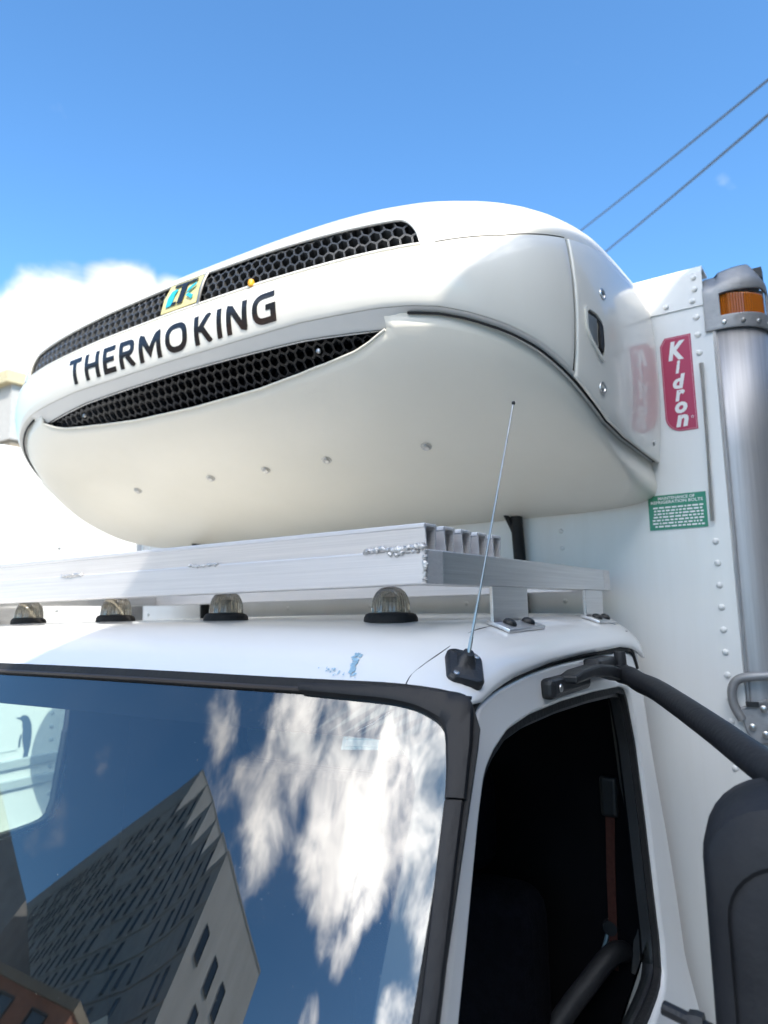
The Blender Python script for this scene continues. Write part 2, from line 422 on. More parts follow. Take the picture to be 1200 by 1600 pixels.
def rrect(w, h, r, n=6):
    o = []
    for cx, cy, a0 in ((w/2-r, h/2-r, 0), (-w/2+r, h/2-r, 90), (-w/2+r, -h/2+r, 180), (w/2-r, -h/2+r, 270)):
        for i in range(n+1):
            a = R(a0+90*i/n); o.append((cx+r*math.cos(a), cy+r*math.sin(a)))
    return o
def glyph(text, size=1.0, bold=0.0, shear=0.0, res=3):
    """outline of some text as flat triangles: (vertices 2D, faces, width)"""
    c = bpy.data.curves.new('t', 'FONT'); c.body = text; c.size = size; c.offset = bold; c.shear = shear; c.resolution_u = res
    o = bpy.data.objects.new('t', c); COL.objects.link(o); bpy.context.view_layer.update()
    me = o.evaluated_get(bpy.context.evaluated_depsgraph_get()).to_mesh()
    V = [(v.co.x, v.co.y) for v in me.vertices]; F = [tuple(p.vertices) for p in me.polygons]
    o.to_mesh_clear(); bpy.data.objects.remove(o); bpy.data.curves.remove(c)
    xs = [v[0] for v in V] or [0]
    return V, F, min(xs), max(xs)

# ================================================================ the setting
g = obj('street', [(-400,-400,-H),(400,-400,-H),(400,400,-H),(-400,400,-H)], [(0,1,2,3)], M['asphalt'], smooth=0); g['kind'] = 'structure'
V, F = boxvf(3.2, 5.85, -60, 60, -H, -H+.13)
o = obj('pavement', V, F, M['paving'], smooth=0); o['kind'] = 'structure'; bevel(o, .02)
o = obj('pavement', *boxvf(-12, -9.4, -14, 60, -H, -H+.13), M['paving'], smooth=0); o['kind'] = 'structure'; bevel(o, .02)

def facade_windows(parent, p0, dr, nrm_, z0, cols, rows, wd, hg, sx, sz, depth=.12, skip=None, jit=0.0):
    """windows, each a frame with a pane under it, set along one wall"""
    dr = Vector(dr).normalized(); nv = Vector(nrm_).normalized()
    sg_ = 1 if dr.cross(-nv).z > 0 else -1
    rot = Matrix((dr*sg_, -nv, Vector((0,0,1)))).transposed().to_euler()
    fr = shared('window', *join(boxvf(-wd/2-.06, -wd/2, -.10, .02, 0, hg), boxvf(wd/2, wd/2+.06, -.10, .02, 0, hg),
                                boxvf(-wd/2-.06, wd/2+.06, -.10, .02, hg, hg+.06), boxvf(-wd/2-.10, wd/2+.10, -.14, .02, -.07, 0)), M['wframe'], 0)
    pn = shared('pane', [(-wd/2,-.02,0),(wd/2,-.02,0),(wd/2,-.02,hg),(-wd/2,-.02,hg)], [(0,1,2,3)], M['wglass'], 0)
    for r_ in range(rows):
        for c in range(cols):
            if skip and skip(c, r_): continue
            a = sx[0] + c*sx[1] + (random.uniform(-jit, jit) if jit else 0)
            p = Vector(p0) + dr*a + Vector((0,0,z0+r_*sz))
            f = piece('window', fr, parent, p, rot)
            q = bpy.data.objects.new('pane', pn); link(q, f)

# --- the tower that stands in front of the truck and shows in its windscreen
TR = Matrix.Rotation(R(-3.6), 3, 'Z'); TS = 2.2
T0 = TR@Vector((-28, -30.6, 0))*TS; TD = (TR@Vector((.82, .58, 0))).normalized(); TN = (TR@Vector((-.58, .82, 0))).normalized()
tower = root('apartment_tower', (T0.x, T0.y, -H), 'dark grey stepped apartment tower mirrored in the windscreen', 'building')
steps = [(-62, 0, 24.0), (0, 5.5, 20.7), (5.5, 10.5, 17.7), (10.5, 14.5, 15.3), (14.5, 17.6, 13.6), (17.6, 20.4, 12.0)]
steps = [(a*TS, b*TS, z*TS) for a, b, z in steps]
BK = 7.0*TS
def slab(a, b, z1, back, z0=-H):
    P = [T0+TD*a, T0+TD*b, T0+TD*b-TN*back, T0+TD*a-TN*back]
    V = [(p.x, p.y, z) for z in (z0, z1) for p in P]
    return V, [(0,1,2,3),(4,7,6,5),(0,4,5,1),(1,5,6,2),(2,6,7,3),(3,7,4,0)]
for a, b, z in steps:
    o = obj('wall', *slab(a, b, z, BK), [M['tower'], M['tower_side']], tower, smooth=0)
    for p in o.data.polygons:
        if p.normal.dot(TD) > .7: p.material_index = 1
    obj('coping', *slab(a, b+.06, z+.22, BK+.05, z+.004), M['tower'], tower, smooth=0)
def top_at(a):
    for x0, x1, z in steps:
        if a < x1: return z
    return 0
FH = 3.15
for r_ in range(4, 17):                                  # string courses
    z = -H+r_*FH
    L1 = max([b for a, b, zz in steps if zz > z+.5])
    P = [T0-TD*90+TN*.04, T0+TD*L1+TN*.04]
    obj('string_course', *tube([(p.x, p.y, z) for p in P], .10, 4), M['tower'], tower, smooth=0)
rt_ = random.Random(4)
drop = {(c, r_) for c in range(60) for r_ in range(20) if rt_.random() < .16}
def lim(c, r_):
    a = -72+c*3.55; z = -H+(r_+4)*FH+.55+2.1
    return z > top_at(a)-.7 or a > 43.5 or (c, r_) in drop
facade_windows(tower, T0-TD*72, TD, TN, 4*FH+.55-H, 33, 12, .95, 2.0, (0, 3.55), FH, skip=lim, jit=.5)
facade_windows(tower, T0+TD*20.4*TS, -TN, TD, 3*FH+.5-H, 4, 5, 1.15, 2.0, (2.0, 3.7), FH, skip=lambda c, r_: (c*2+r_) % 7 == 3, jit=.4)

annex = root('dark_building', (-70, -48, -H), 'dark brick building with pointed roofline mirrored beside the grey tower', 'building')
A0 = Vector((-48.2, -35.5, 0)); ad = Vector((-.95, .05, 0)).normalized(); an = Vector((.2, .98, 0)).normalized()
P = [(-47, -35), (-58, -29), (-64, -42), (-53, -48)]
hts = [15.2, 20.5, 20.5, 15.2]
Vv = [(x, y, -H) for x, y in P] + [(x, y, h) for (x, y), h in zip(P, [16.5, 21.5, 21.5, 16.5])]
obj('wall', Vv, [(0,1,2,3),(4,7,6,5),(0,4,5,1),(1,5,6,2),(2,6,7,3),(3,7,4,0)], M['tower'], annex, smooth=0)
dv = (Vector((-58,-29,0))-Vector((-47,-35,0))).normalized()
facade_windows(annex, (-47,-35,0), dv, (.48,.88,0), 1.5-H, 5, 5, .9, 1.7, (1.4, 2.2), 3.1)

brick = root('brick_building', (-24, -18, -H), 'low orange red brick building mirrored at the bottom corner of the windscreen', 'building')
obj('wall', *boxvf(-34, -20.5, -31, -20.5, -H, 6.9), M['brick'], brick, smooth=0)
obj('parapet', *boxvf(-34.1, -20.4, -31.1, -20.4, 6.904, 7.25), M['stone'], brick, smooth=0)
facade_windows(brick, (-33.4,-20.5,0), (1,0,0), (0,1,0), 1.2-H, 5, 3, 1.0, 1.7, (1.2, 2.5), 3.0)
facade_windows(brick, (-20.5,-30.5,0), (0,1,0), (1,0,0), 1.2-H, 4, 3, 1.0, 1.7, (1.2, 2.5), 3.0)

# --- the street front that keeps the right half of the truck in shade
shop = root('street_front_building', (8, 0, -H), 'taupe rendered street front standing along the kerb on the driver side', 'building')
def sb(y): return 6.0 + .115*y
def shopv(y0, y1, x, z0, z1, d=9):
    V = [(sb(y0)+x, y0, z0), (sb(y1)+x, y1, z0), (sb(y1)+d, y1, z0), (sb(y0)+d, y0, z0)]
    V += [(a, b, z1) for a, b, _ in V]
    return V, [(0,1,2,3),(4,7,6,5),(0,4,5,1),(1,5,6,2),(2,6,7,3),(3,7,4,0)]
ROOF = (6.0+1.31)/.93
obj('wall', *shopv(-13, 42, 0, -H, ROOF-.35), M['pale'], shop, smooth=0)
obj('parapet', *shopv(-13.1, 42.1, -.0, ROOF-.346, ROOF), M['stone'], shop, smooth=0)
facade_windows(shop, (sb(-12.5), -12.5, 0), (.115,1,0), (-1,.115,0), 1.1-H, 18, 3, 1.1, 1.8, (1.5, 3.0), 3.1)

# --- pale building above the neighbouring truck
st = root('stone_building', (-30, 18, -H), 'tan stone building with pale yellow cornice at the far left edge', 'building')
obj('wall', *boxvf(-44, -25.6, 14, 30, -H, 6.6), M['stone'], st, smooth=0)
obj('attic', *boxvf(-44, -25.5, 13.9, 30, 6.604, 8.7), M['attic'], st, smooth=0)
obj('cornice', *boxvf(-44.2, -25.3, 13.6, 30.2, 8.704, 9.15), M['cornice'], st, smooth=0)
facade_windows(st, (-43,14,0), (1,0,0), (0,-1,0), .8-H, 6, 3, 1.1, 1.8, (1.5, 2.8), 2.9)

# --- overhead cables
for k, (lab, a, b) in enumerate((('upper of two thin overhead cables crossing the sky top right', (-6.4,22,12.22), (-.42,14,9.574)),
                                 ('lower of two thin overhead cables crossing the sky beside the cargo box', (-5.53,22,11.31), (-.479,14,8.885)))):
    a, b = Vector(a), Vector(b); d = b-a
    pts = []
    for i in range(25):
        t = -3.0+i*(5.5/24); p = a+d*t; p.z += .10*(t*(t-1)); pts.append(tuple(p))
    o = obj('overhead_cable', *tube(pts, .023 if k == 0 else .026, 8), M['cable'])
    o['label'] = lab; o['category'] = 'cable'; o['group'] = 'overhead cables in the sky'

# --- the neighbouring white truck
nb = root('white_box_truck', (-4.5, 4, -H), 'sunlit white box truck with a penguin print parked alongside', 'truck')
o = obj('cargo_box', *boxvf(-5.7, -3.3, 1.75, 8.2, -1.35, .83), M['neigh'], nb, smooth=0); bevel(o, .04, 3)
for z in (-.66, -.75):
    o = obj('side_rail', *boxvf(-3.30, -3.285, 1.78, 8.1, z-.022, z+.022), M['neigh_rail'], nb, smooth=0); bevel(o, .006)
o = obj('sill_rail', *boxvf(-3.298, -3.27, 1.78, 8.1, -1.10, -.955), M['neigh_rail'], nb, smooth=0); bevel(o, .01)
for z in (-.45,): 
    obj('seam', *boxvf(-3.30, -3.297, 1.78, 1.905, -.60, -.598), M['neigh_rail'], nb, smooth=0)
rv = shared('rivet', *lathe([(.010,0),(.0098,.003),(.007,.006),(.003,.0075),(0.0,.008)], 10, axis='Z', cap=False), M['neigh_rail'])
for i in range(22): piece('rivet', rv, nb, (-3.2995, 2.075, .35-i*.062), (0, R(90), 0))
pg = [(.00,.10),(.012,.108),(.030,.106),(.042,.098),(.050,.084),(.058,.06),(.061,.03),(.060,0),(.056,-.03),(.050,-.055),(.046,-.07),(.052,-.082),(.044,-.084),(.038,-.076),(.030,-.082),(.020,-.080),(.022,-.07),(.026,-.05),(.022,-.03),(.016,-.005),(.014,.02),(.016,.045),(.012,.06),(.013,.075),(.006,.088),(-.012,.096),(-.02,.102)]
P0 = (1.915, -.56)
obj('penguin_print', *prism(pg, lambda a, b: (-3.2992, P0[0]+a*1.0, P0[1]+b*1.05), lambda a, b: (-3.2985, P0[0]+a*1.0, P0[1]+b*1.05)), M['penguin'], nb, smooth=0)
fl = [(.006,.03),(.012,.02),(.008,-.01),(.006,-.03),(-.002,-.03),(-.002,-.005)]
obj('flipper', *prism(fl, lambda a, b: (-3.2992, P0[0]+a, P0[1]+b), lambda a, b: (-3.2985, P0[0]+a, P0[1]+b)), M['penguin'], nb, smooth=0)
o = obj('cab', *boxvf(-5.55, -3.45, -.6, 1.45, -1.75, .0), M['neigh'], nb, smooth=0); bevel(o, .22, 5)
obj('windscreen', [(-5.3,-.605,-.9),(-3.7,-.605,-.9),(-3.75,-.605,-.22),(-5.25,-.605,-.22)], [(0,1,2,3)], M['wglass'], nb, smooth=0)
o = obj('chassis', *boxvf(-5.0, -4.0, -.4, 8.0, -1.75, -1.36), M['black'], nb, smooth=0)
for y in (.3, 6.4):
    for x in (-5.4, -3.6):
        obj('wheel', *lathe([(.46,-.13),(.5,-.08),(.5,.08),(.46,.13)], 24, (x, y, -H+.5), 'X'), M['tyre'], nb)

# ================================================================ refrigeration unit
unit = root('refrigeration_unit', (XC, YB, .25), 'cream white front mounted refrigeration unit with black grilles bulging over the cab', 'refrigeration unit')
EB_ = 1.0
GE = .690                                                  # half length of the upper grille
def wtop(l):
    a = abs(l); w = .345 - .095*(a/GE)**1.7
    if a > GE-.034: w = .015 + (w-.015)*math.sqrt(max(0, 1-((a-GE+.034)/.034)**2.4))
    return w
WB = .015
LU = sorted(set([round(x, 4) for x in lin(-GE, GE, 70)] + [round(s*(GE-.034*(1-math.sin(k*math.pi/12))), 4) for s in (-1,1) for k in range(1,7)] + [round(s*(GE+(LMAX-GE)*i/46), 4) for s in (-1,1) for i in range(1,47)]))
NR = 30
def dome_rc(l, j):
    wt = wtop(l) if abs(l) < GE else WB+.004+.1*min((abs(l)-GE)/.3, 1)
    wt = max(wt, WB+.004)
    if j <= 2: w = WB*j/2
    elif j <= 8: w = WB+(wt-WB)*(j-2)/6
    else: w = math.sin(math.asin(wt)+(math.pi/2-math.asin(wt))*(j-8)/(NR-8))
    return dome(l, w)
def hole_u(u, v, i, j): return not (2 <= j < 8 and abs(u) < GE)
o = obj('top_shell', *grid(lambda l, j: dome_rc(l, int(j)), LU, list(range(NR+1)), hole_u), M['unit'], unit, smooth=60); solid(o, .004)
rim = [dome(l, WB, .001) for l in lin(-GE, GE, 60)] + [dome(l, max(wtop(l), WB), .001) for l in [GE-.034*(1-math.sin(k*math.pi/16)) for k in range(7,-1,-1)] + lin(GE-.037, -GE+.037, 50) + [-(GE-.034*(1-math.sin(k*math.pi/16))) for k in range(0,8)]]
obj('grille_rim', *tube(rim, .0034, 8, True), M['unit'], unit, smooth=60)
def recess(fn, edge0, edge1, ls, d0, d1, name):
    V, F = [], []
    vf = []
    for e in (edge0, edge1):
        vf.append(grid(lambda l, d: fn(l, e(l), d), ls, [d0, d1]))
    return obj(name, *join(*vf), M['black'], unit, smooth=60)
recess(dome, lambda l: WB, lambda l: max(wtop(l), WB), lin(-GE, GE, 90), -.002, -.05, 'grille_recess')
obj('grille_backing', *grid(lambda l, w: dome(l, w, -.055), lin(-GE-.02, GE+.02, 60), lin(0.0, .40, 5)), M['black'], unit)

def honeycomb(name, fn, hscale, inside, pitch, d0, d1, m, l0, l1, h0, h1, wall=.0021):
    V, F = [], []
    r = pitch/math.sqrt(3); ri = r - wall
    row = 0; h = h0
    while h < h1:
        l = l0 + (pitch/2 if row % 2 else 0)
        while l < l1:
            if inside(l, h/hscale):
                k = len(V)
                for d, rr in ((d0, r), (d0+.0012, r-wall*.35), (d0+.0012, ri), (d1, ri*.93)):
                    for i in range(6):
                        a = R(60*i+30); V.append(fn(l+rr*math.cos(a), (h+rr*math.sin(a))/hscale, d))
                for i in range(6):
                    j = (i+1) % 6
                    for q in range(3): F.append((k+q*6+i, k+q*6+j, k+q*6+6+j, k+q*6+6+i))
            l += pitch
        h += pitch*.866; row += 1
    return V, F
PIT = .0262
for s, a, b in ((1, .10, GE+.02), (-1, -GE-.02, -.058)):
    V, F = honeycomb('g', dome, .275, lambda l, w: -.02 < w < (wtop(l) if abs(l) < GE else 0)+.035, PIT, -.005, -.028, M['mesh'], a, b, -.003, .11)
    ob = obj('upper_grille', V, F, M['mesh'], unit, smooth=0)

bkp = [dome(-LMAX, w) for w in lin(0, 1, 20)] + [dome(LMAX, w) for w in lin(1, 0, 20)[1:]] + [belly(LMAX, 0), belly(-LMAX, 0)]
obj('back_plate', *prism([(p[0], p[2]) for p in bkp], lambda x, z: (x, YB-.001, z), lambda x, z: (x, YB-.004, z)), M['black'], unit, smooth=0)
obj('crease_seam', *join(*[tube([dome(s_*l, .004, .003) for l in lin(.72, EB_, 30)], .0011, 5) for s_ in (1, -1)]), M['greytrim'], unit)
# badge between the grille halves
def badge_map(off): return lambda a, b: dome(.022+a+(b-.5)*.018, b*.33+.008, off)
bw = .064
o = obj('badge', *prism([(-bw-.006,0),(bw+.006,0),(bw+.006,.5),(bw+.006,1),(-bw-.006,1),(-bw-.006,.5)], badge_map(-.03), badge_map(.000)), M['blackg'], unit, smooth=0)
def plate(poly, off, m, name, sub=1):
    obj(name, *prism(poly, badge_map(off-.0015), badge_map(off)), m, o, smooth=0)
plate([(-bw,.09),(bw,.09),(bw,.5),(bw,.95),(-bw,.95),(-bw,.5)], .003, M['yellow'], 'badge_plate')
plate([(-.036,.80),(.048,.80),(.048,.88),(-.036,.88)], .0055, M['ink'], 'badge_letter')
plate([(-.006,.22),(.014,.22),(.014,.80),(-.006,.80)], .0056, M['ink'], 'badge_letter')
plate([(-.046,.22),(-.026,.22),(-.022,.55),(-.016,.70),(-.038,.70),(-.046,.5)], .0055, M['cyan'], 'badge_mark')
plate([(.022,.46),(.05,.66),(.05,.74),(.026,.62)], .0055, M['cyan'], 'badge_mark')
plate([(.022,.40),(.046,.24),(.05,.34),(.03,.46)], .0055, M['cyan'], 'badge_mark')
plate([(-.028,.22),(-.010,.22),(-.010,.30),(-.024,.30)], .0055, M['ink'], 'badge_letter')
obj('badge_edge', *tube([badge_map(.003)(bw+.010, t) for t in lin(0.02, 1, 6)], .004, 6), M['steel'], o)
# small orange clip
obj('orange_clip', *lathe([(.0,.0),(.007,.002),(.008,.010),(.006,.016),(0,.018)], 10, dome(.262, .0, .004), cap=False), M['orange'], unit)

# band that carries the name
EB = 1.003
o = obj('front_band', *grid(lambda l, q: band(l, q, .004), lin(-EB, EB, 150), lin(0, 1, 12)), M['unit'], unit, smooth=60); solid(o, .010); bevel(o, .0025, 2, 50)
band_o = o
LE = .655
GL = .608; WT = .076
def wtp(l): return .041+.035*min(abs(l)/GL, 1)**2
def lipf(l, t):
    a = max(0.0, 1-(abs(l)/LE)**30) if abs(l) < LE else 0.0
    p = band(l, 0, .0034); q = belly(l, (wtp(l)+.002)*a+.004, -.017-.001*a)
    return tuple(p[i]+(q[i]-p[i])*t for i in range(3))
obj('band_lip', *grid(lipf, lin(-LMAX+.004, LMAX-.004, 220), lin(0, 1, 3)), M['lip'], unit, smooth=60)
for s in (1, -1):
    obj('shell_seam', *tube([belly(s*l, .004, -.0055) for l in lin(.66, LMAX-.01, 70)], .0026, 8), M['rubber'], unit)
QT = shared('quarter_turn_screw', *lathe([(.0,.001),(.0075,.001),(.009,.0035),(.0125,.0035),(.0135,.0)], 18, cap=False), M['steel'])
for s in (1, -1):
    sp = obj('side_panel', *grid(lambda l, q: band(s*l, q, .006), lin(EB+.007, LMAX-.004, 60), lin(-.03, 1, 12)), M['unit'], unit, smooth=60,
             label='glossy right hand access panel with latch' if s > 0 else None)
    solid(sp, .010); bevel(sp, .003, 2, 50)
    def sd(y, z, d):
        l = 1.029+.62*(y-1.331) if y < 1.6 else 1.478
        z -= .006; bb = zl(l)+.008
        return band(s*l, (z-bb)/(zc(l)-bb), .006+d)
    def side_off(z): return 0.0
    for (y, z) in ((1.470, .658), (1.445, .452)):
        c = sd(y, z, side_off(z)-.001)
        c2 = sd(y+.02, z, 0); tv = (Vector(c2)-Vector(sd(y, z, 0))).normalized(); nv_ = Vector((tv.y*s, -tv.x*s, 0)).normalized()
        if nv_.x*s < 0: nv_ = -nv_
        piece('quarter_turn_screw', QT, sp, c, nv_.to_track_quat('Z', 'Y').to_euler())
    lo = [(1.337,.600),(1.352,.607),(1.40,.604),(1.438,.592),(1.452,.575),(1.455,.53),(1.446,.506),(1.425,.510),(1.365,.538),(1.340,.560)]
    cx = sum(p[0] for p in lo)/len(lo); cz = sum(p[1] for p in lo)/len(lo)
    li = [(cx+(p[0]-cx)*.86, cz+(p[1]-cz)*.86) for p in lo]
    so = side_off(.56)
    obj('latch_bezel', *ring(lo, li, lambda y, z: sd(y, z, so-.004), lambda y, z: sd(y, z, so+.0045)), M['unit'], sp, smooth=50)
    obj('latch_recess_plate', *prism(li, lambda y, z: sd(y, z, so-.004), lambda y, z: sd(y, z, so+.0005)), M['greytrim'], sp, smooth=0)  # flat plate, its dark tone stands in for the depth of a recess
    obj('latch_lever', *prism([(1.415,.586),(1.436,.578),(1.441,.54),(1.434,.522),(1.417,.530),(1.412,.556)], lambda y, z: sd(y, z, so), lambda y, z: sd(y, z, so+.006)), M['black'], sp, smooth=0)
    obj('latch_keeper', *prism([(1.345,.592),(1.402,.588),(1.402,.532),(1.372,.546),(1.348,.562)], lambda y, z: sd(y, z, so), lambda y, z: sd(y, z, so+.003)), M['steel'], sp, smooth=0)
    obj('slotted_bolt', *lathe([(.0,.004),(.006,.003),(.008,.0)], 12, sd(1.862, .405, side_off(.405)), 'X', cap=False), M['steel'], sp)

# belly with the lower grille let into it
WL = [(0,.258),(.228,.246),(.36,.222),(.44,.20),(.52,.168),(.56,.135),(.59,.10),(.608,.079)]
def wlow(l): return lerp_table(WL, abs(l)) if abs(l) < GL else WT+.003
LB = sorted(set([round(x, 4) for x in lin(-GL, GL, 80)] + [round(s*(GL+(LMAX-GL)*i/50), 4) for s in (-1,1) for i in range(1,51)]))
NB = 40
def belly_rc(l, j):
    wt_ = wtp(l); wl = max(wlow(l), wt_+.003)
    if j <= 1: w = wt_*j
    elif j <= 8: w = wt_+(wl-wt_)*(j-1)/7
    else:
        t = (j-8)/(NB-8); w = wl+(1-wl)*math.sin(t*math.pi/2)**.9
    return belly(l, min(w, 1.0), -.006-.009*min(max((abs(l)-.62)/.28, 0), 1)*max(0, 1-w/.5))
o = obj('belly_shell', *grid(lambda l, j: belly_rc(l, int(j)), LB, list(range(NB+1)), lambda u, v, i, j: not (j < 8 and abs(u) < GL)), M['unit_low'], unit, smooth=60); solid(o, .004)
obj('lower_grille_rim', *tube([belly(l, wlow(l), -.0065) for l in lin(-GL+.004, GL-.004, 80)], .0028, 8), M['unit_low'], unit, smooth=60)
vf = [grid(lambda l, d: belly(l, wlow(l)+.004, d), lin(-GL, GL, 80), [-.008, -.066]), grid(lambda l, d: belly(l, wtp(l), d), lin(-GL, GL, 80), [-.014, -.066])]
obj('lower_grille_recess', *join(*vf), M['black'], unit, smooth=60)
obj('lower_grille_backing', *grid(lambda l, w: belly(l, w, -.070), lin(-GL-.02, GL+.02, 60), lin(0, .3, 5)), M['black'], unit)
V, F = honeycomb('g', belly, .40, lambda l, w: abs(l) < GL+.01 and wtp(l)-.012 < w < wlow(l)+.03, PIT, -.024, -.050, M['blackg'], -GL-.01, GL+.01, .0, .13, .0026)
lg = obj('lower_grille', V, F, M['blackg'], unit, smooth=0)
def belly_n(l, w):
    a = Vector(belly(l, w, -.006)); b = Vector(belly(l+.01, w, -.006)); c = Vector(belly(l, w+.01, -.006))
    n = (b-a).cross(c-a).normalized()
    return a, (n if n.z < 0 else -n)
bm_ = shared('bolt', *lathe([(.013,0),(.013,.0025),(.0095,.003),(.009,.007),(.0075,.0078),(.004,.0055),(.0,.0055)], 16, cap=False), M['steel'])
for l, w in ((.549,.633),(.261,.628),(.052,.628),(-.156,.622),(-.477,.616)):
    a, n = belly_n(l, w); piece('bolt', bm_, unit, a, n.to_track_quat('Z', 'Y').to_euler())
# screws in the lower grille
sm_ = shared('grille_screw', *lathe([(.006,0),(.005,.004),(.0,.005)], 10, cap=False), M['steel'])
for l, w in ((.43,.12),(.572,.062),(-.43,.12)):
    p = belly(l, w, -.022); piece('grille_screw', sm_, lg, p, (R(90), 0, 0))
# name on the band: each letter its own piece, drawn with strokes of one thickness
def arc(cx, cy, rx, ry, a0, a1, n=14, p=2.6):
    o = []
    for i in range(n+1):
        a = R(a0+(a1-a0)*i/n); c, s_ = math.cos(a), math.sin(a)
        o.append((cx+rx*math.copysign(abs(c)**(2/p), c), cy+ry*math.copysign(abs(s_)**(2/p), s_)))
    return o
TK = .19; hT = TK/2                                         # stroke thickness against a cap height of 1
LET = {
 'T': (.68, [[(0,1-hT),(.68,1-hT)], [(.34,1-TK),(.34,0)]]),
 'H': (.74, [[(hT,0),(hT,1)], [(.74-hT,0),(.74-hT,1)], [(TK,.5),(.74-TK,.5)]]),
 'E': (.60, [[(hT,0),(hT,1)], [(TK,1-hT),(.60,1-hT)], [(TK,.5),(.56,.5)], [(TK,hT),(.60,hT)]]),
 'R': (.72, [[(hT,0),(hT,1)], [(TK,1-hT),(.40,1-hT)]+arc(.40,.70,.72-hT-.40,.30-hT,90,-90,12)+[(TK,.40+hT)], [(.36,.42),(.64,0)]]),
 'M': (.98, [[(hT,0),(hT,1),(.49,.28),(.98-hT,1),(.98-hT,0)]]),
 'O': (.92, [arc(.46,.5,.46-hT,.5-hT,0,360,32)]),
 'K': (.74, [[(hT,0),(hT,1)], [(TK,.43),(.64,1)], [(.30,.56),(.65,0)]]),
 'I': (TK, [[(hT,0),(hT,1)]]),
 'N': (.80, [[(hT,0),(hT,1),(.80-hT,0),(.80-hT,1)]]),
 'G': (.86, [[(.82,1-hT),(.5,1-hT)]+arc(.46,.5,.46-hT,.5-hT,90,270,18)+[(.86-hT,hT),(.86-hT,.50),(.50,.50)]]),
}
def ribbon(P, t):
    P = [Vector((p[0], p[1])) for p in P]; closed = (P[0]-P[-1]).length < 1e-4
    Q = [P[0]]
    for a, b in zip(P, P[1:]):
        if (b-a).length < 1e-5: continue
        k = max(1, int((b-a).length/.12))
        Q += [a.lerp(b, i/k) for i in range(1, k+1)]
    n = len(Q); V = []
    for i in range(n):
        a = Q[i-1] if i else (Q[-2] if closed else Q[0]); c = Q[i+1] if i < n-1 else (Q[1] if closed else Q[-1])
        d1 = (Q[i]-a); d2 = (c-Q[i])
        d1 = d1.normalized() if d1.length > 1e-6 else d2.normalized(); d2 = d2.normalized() if d2.length > 1e-6 else d1
        nn = Vector((-(d1+d2).y, (d1+d2).x)); nn = nn.normalized() if nn.length > 1e-6 else Vector((-d1.y, d1.x))
        m_ = min(1/max(nn.dot(Vector((-d1.y, d1.x))), .3), 2.3)
        for k in (-.5, 0, .5): V.append(tuple(Q[i]+nn*(t*k*m_)))
    F = [(i*3+j, (i+1)*3+j, (i+1)*3+j+1, i*3+j+1) for i in range(n-1) for j in range(2)]
    return V, F
def wrap_word(word, l0, l1, z0, cap, parent):
    gap = .20
    tot_w = sum(LET[c][0] for c in word) + gap*(len(word)-1); sx = (l1-l0)/tot_w
    x = l0
    for ch in word:
        w, strokes = LET[ch]
        V, F = join(*[ribbon(p, TK) for p in strokes])
        def mp(p, off):
            l = x+p[0]*sx; z = z0+min(max(p[1], 0), 1)*cap; bb = zl(l)+.008
            return band(l, (z-bb)/(zc(l)-bb), .004+off)
        obj('letter', [mp(p, .0013) for p in V], F, M['ink'], parent, smooth=0)
        x += (w+gap)*sx
wrap_word('THERMO', -.405, .066, .634, .072, band_o)
wrap_word('KING', .090, .342, .634, .070, band_o)
# dark pipes that leave the unit through the box wall
obj('drain_hose', *tube(smooth_path([(-.772,1.86,.30),(-.772,1.868,.22),(-.770,1.872,.12),(-.768,1.872,-.10),(-.77,1.872,-.5)], 6), .017, 12), M['rubber'], unit)
obj('drain_hose', *tube(smooth_path([(-.800,1.80,.30),(-.790,1.85,.245),(-.778,1.87,.19),(-.77,1.875,.10)], 6), .007, 8), M['rubber'], unit)
obj('drain_hose', *tube(smooth_path([(-2.02,1.80,.30),(-2.022,1.85,.20),(-2.022,1.865,.08),(-2.022,1.87,-.30)], 6), .019, 12), M['rubber'], unit)

# ================================================================ the truck
truck = root('box_truck', (XC, 1.2, -H), 'white refrigerated box truck seen close from its driver side front corner', 'truck')
XB = -1.328
# --- cab roof
US = [.93*math.sin(math.pi/2*t) if False else t for t in []] or ([-.93+.93*2*i/80 for i in range(81)])
US = sorted(set([round(x, 4) for x in lin(-.76, .76, 56)] + [round(s*(.765+.153*math.sin(math.pi/2*k/12)), 4) for s in (-1,1) for k in range(13)]))
def roof_pt(u, v):
    y0 = ws(u, -.003)[1]
    y = y0 + (1.77-y0)*v
    return (XC+u, y, roof(u, y))
VS = [0,.004,.01,.02,.032,.046,.062,.08,.10,.12,.14,.16,.18,.20,.23,.27,.33,.4,.5,.6,.7,.8,.9,.95,.98,1.0]
roof_o = obj('roof_panel', *grid(roof_pt, US, VS), M['cab'], truck, smooth=60); solid(roof_o, .006)
obj('headliner', *grid(lambda u, v: tuple(a-b for a, b in zip(roof_pt(u*.96, .04+v*.94), (0,-.0,.035))), lin(-.93,.93,20), lin(0,1,8)), M['headl'], truck)
def roof_off(u, y, d):
    a = Vector((XC+u, y, roof(u, y))); b = Vector((XC+u+.004, y, roof(u+.004, y))); c = Vector((XC+u, y+.004, roof(u, y+.004)))
    n = (b-a).cross(c-a).normalized(); return a+n*d, n
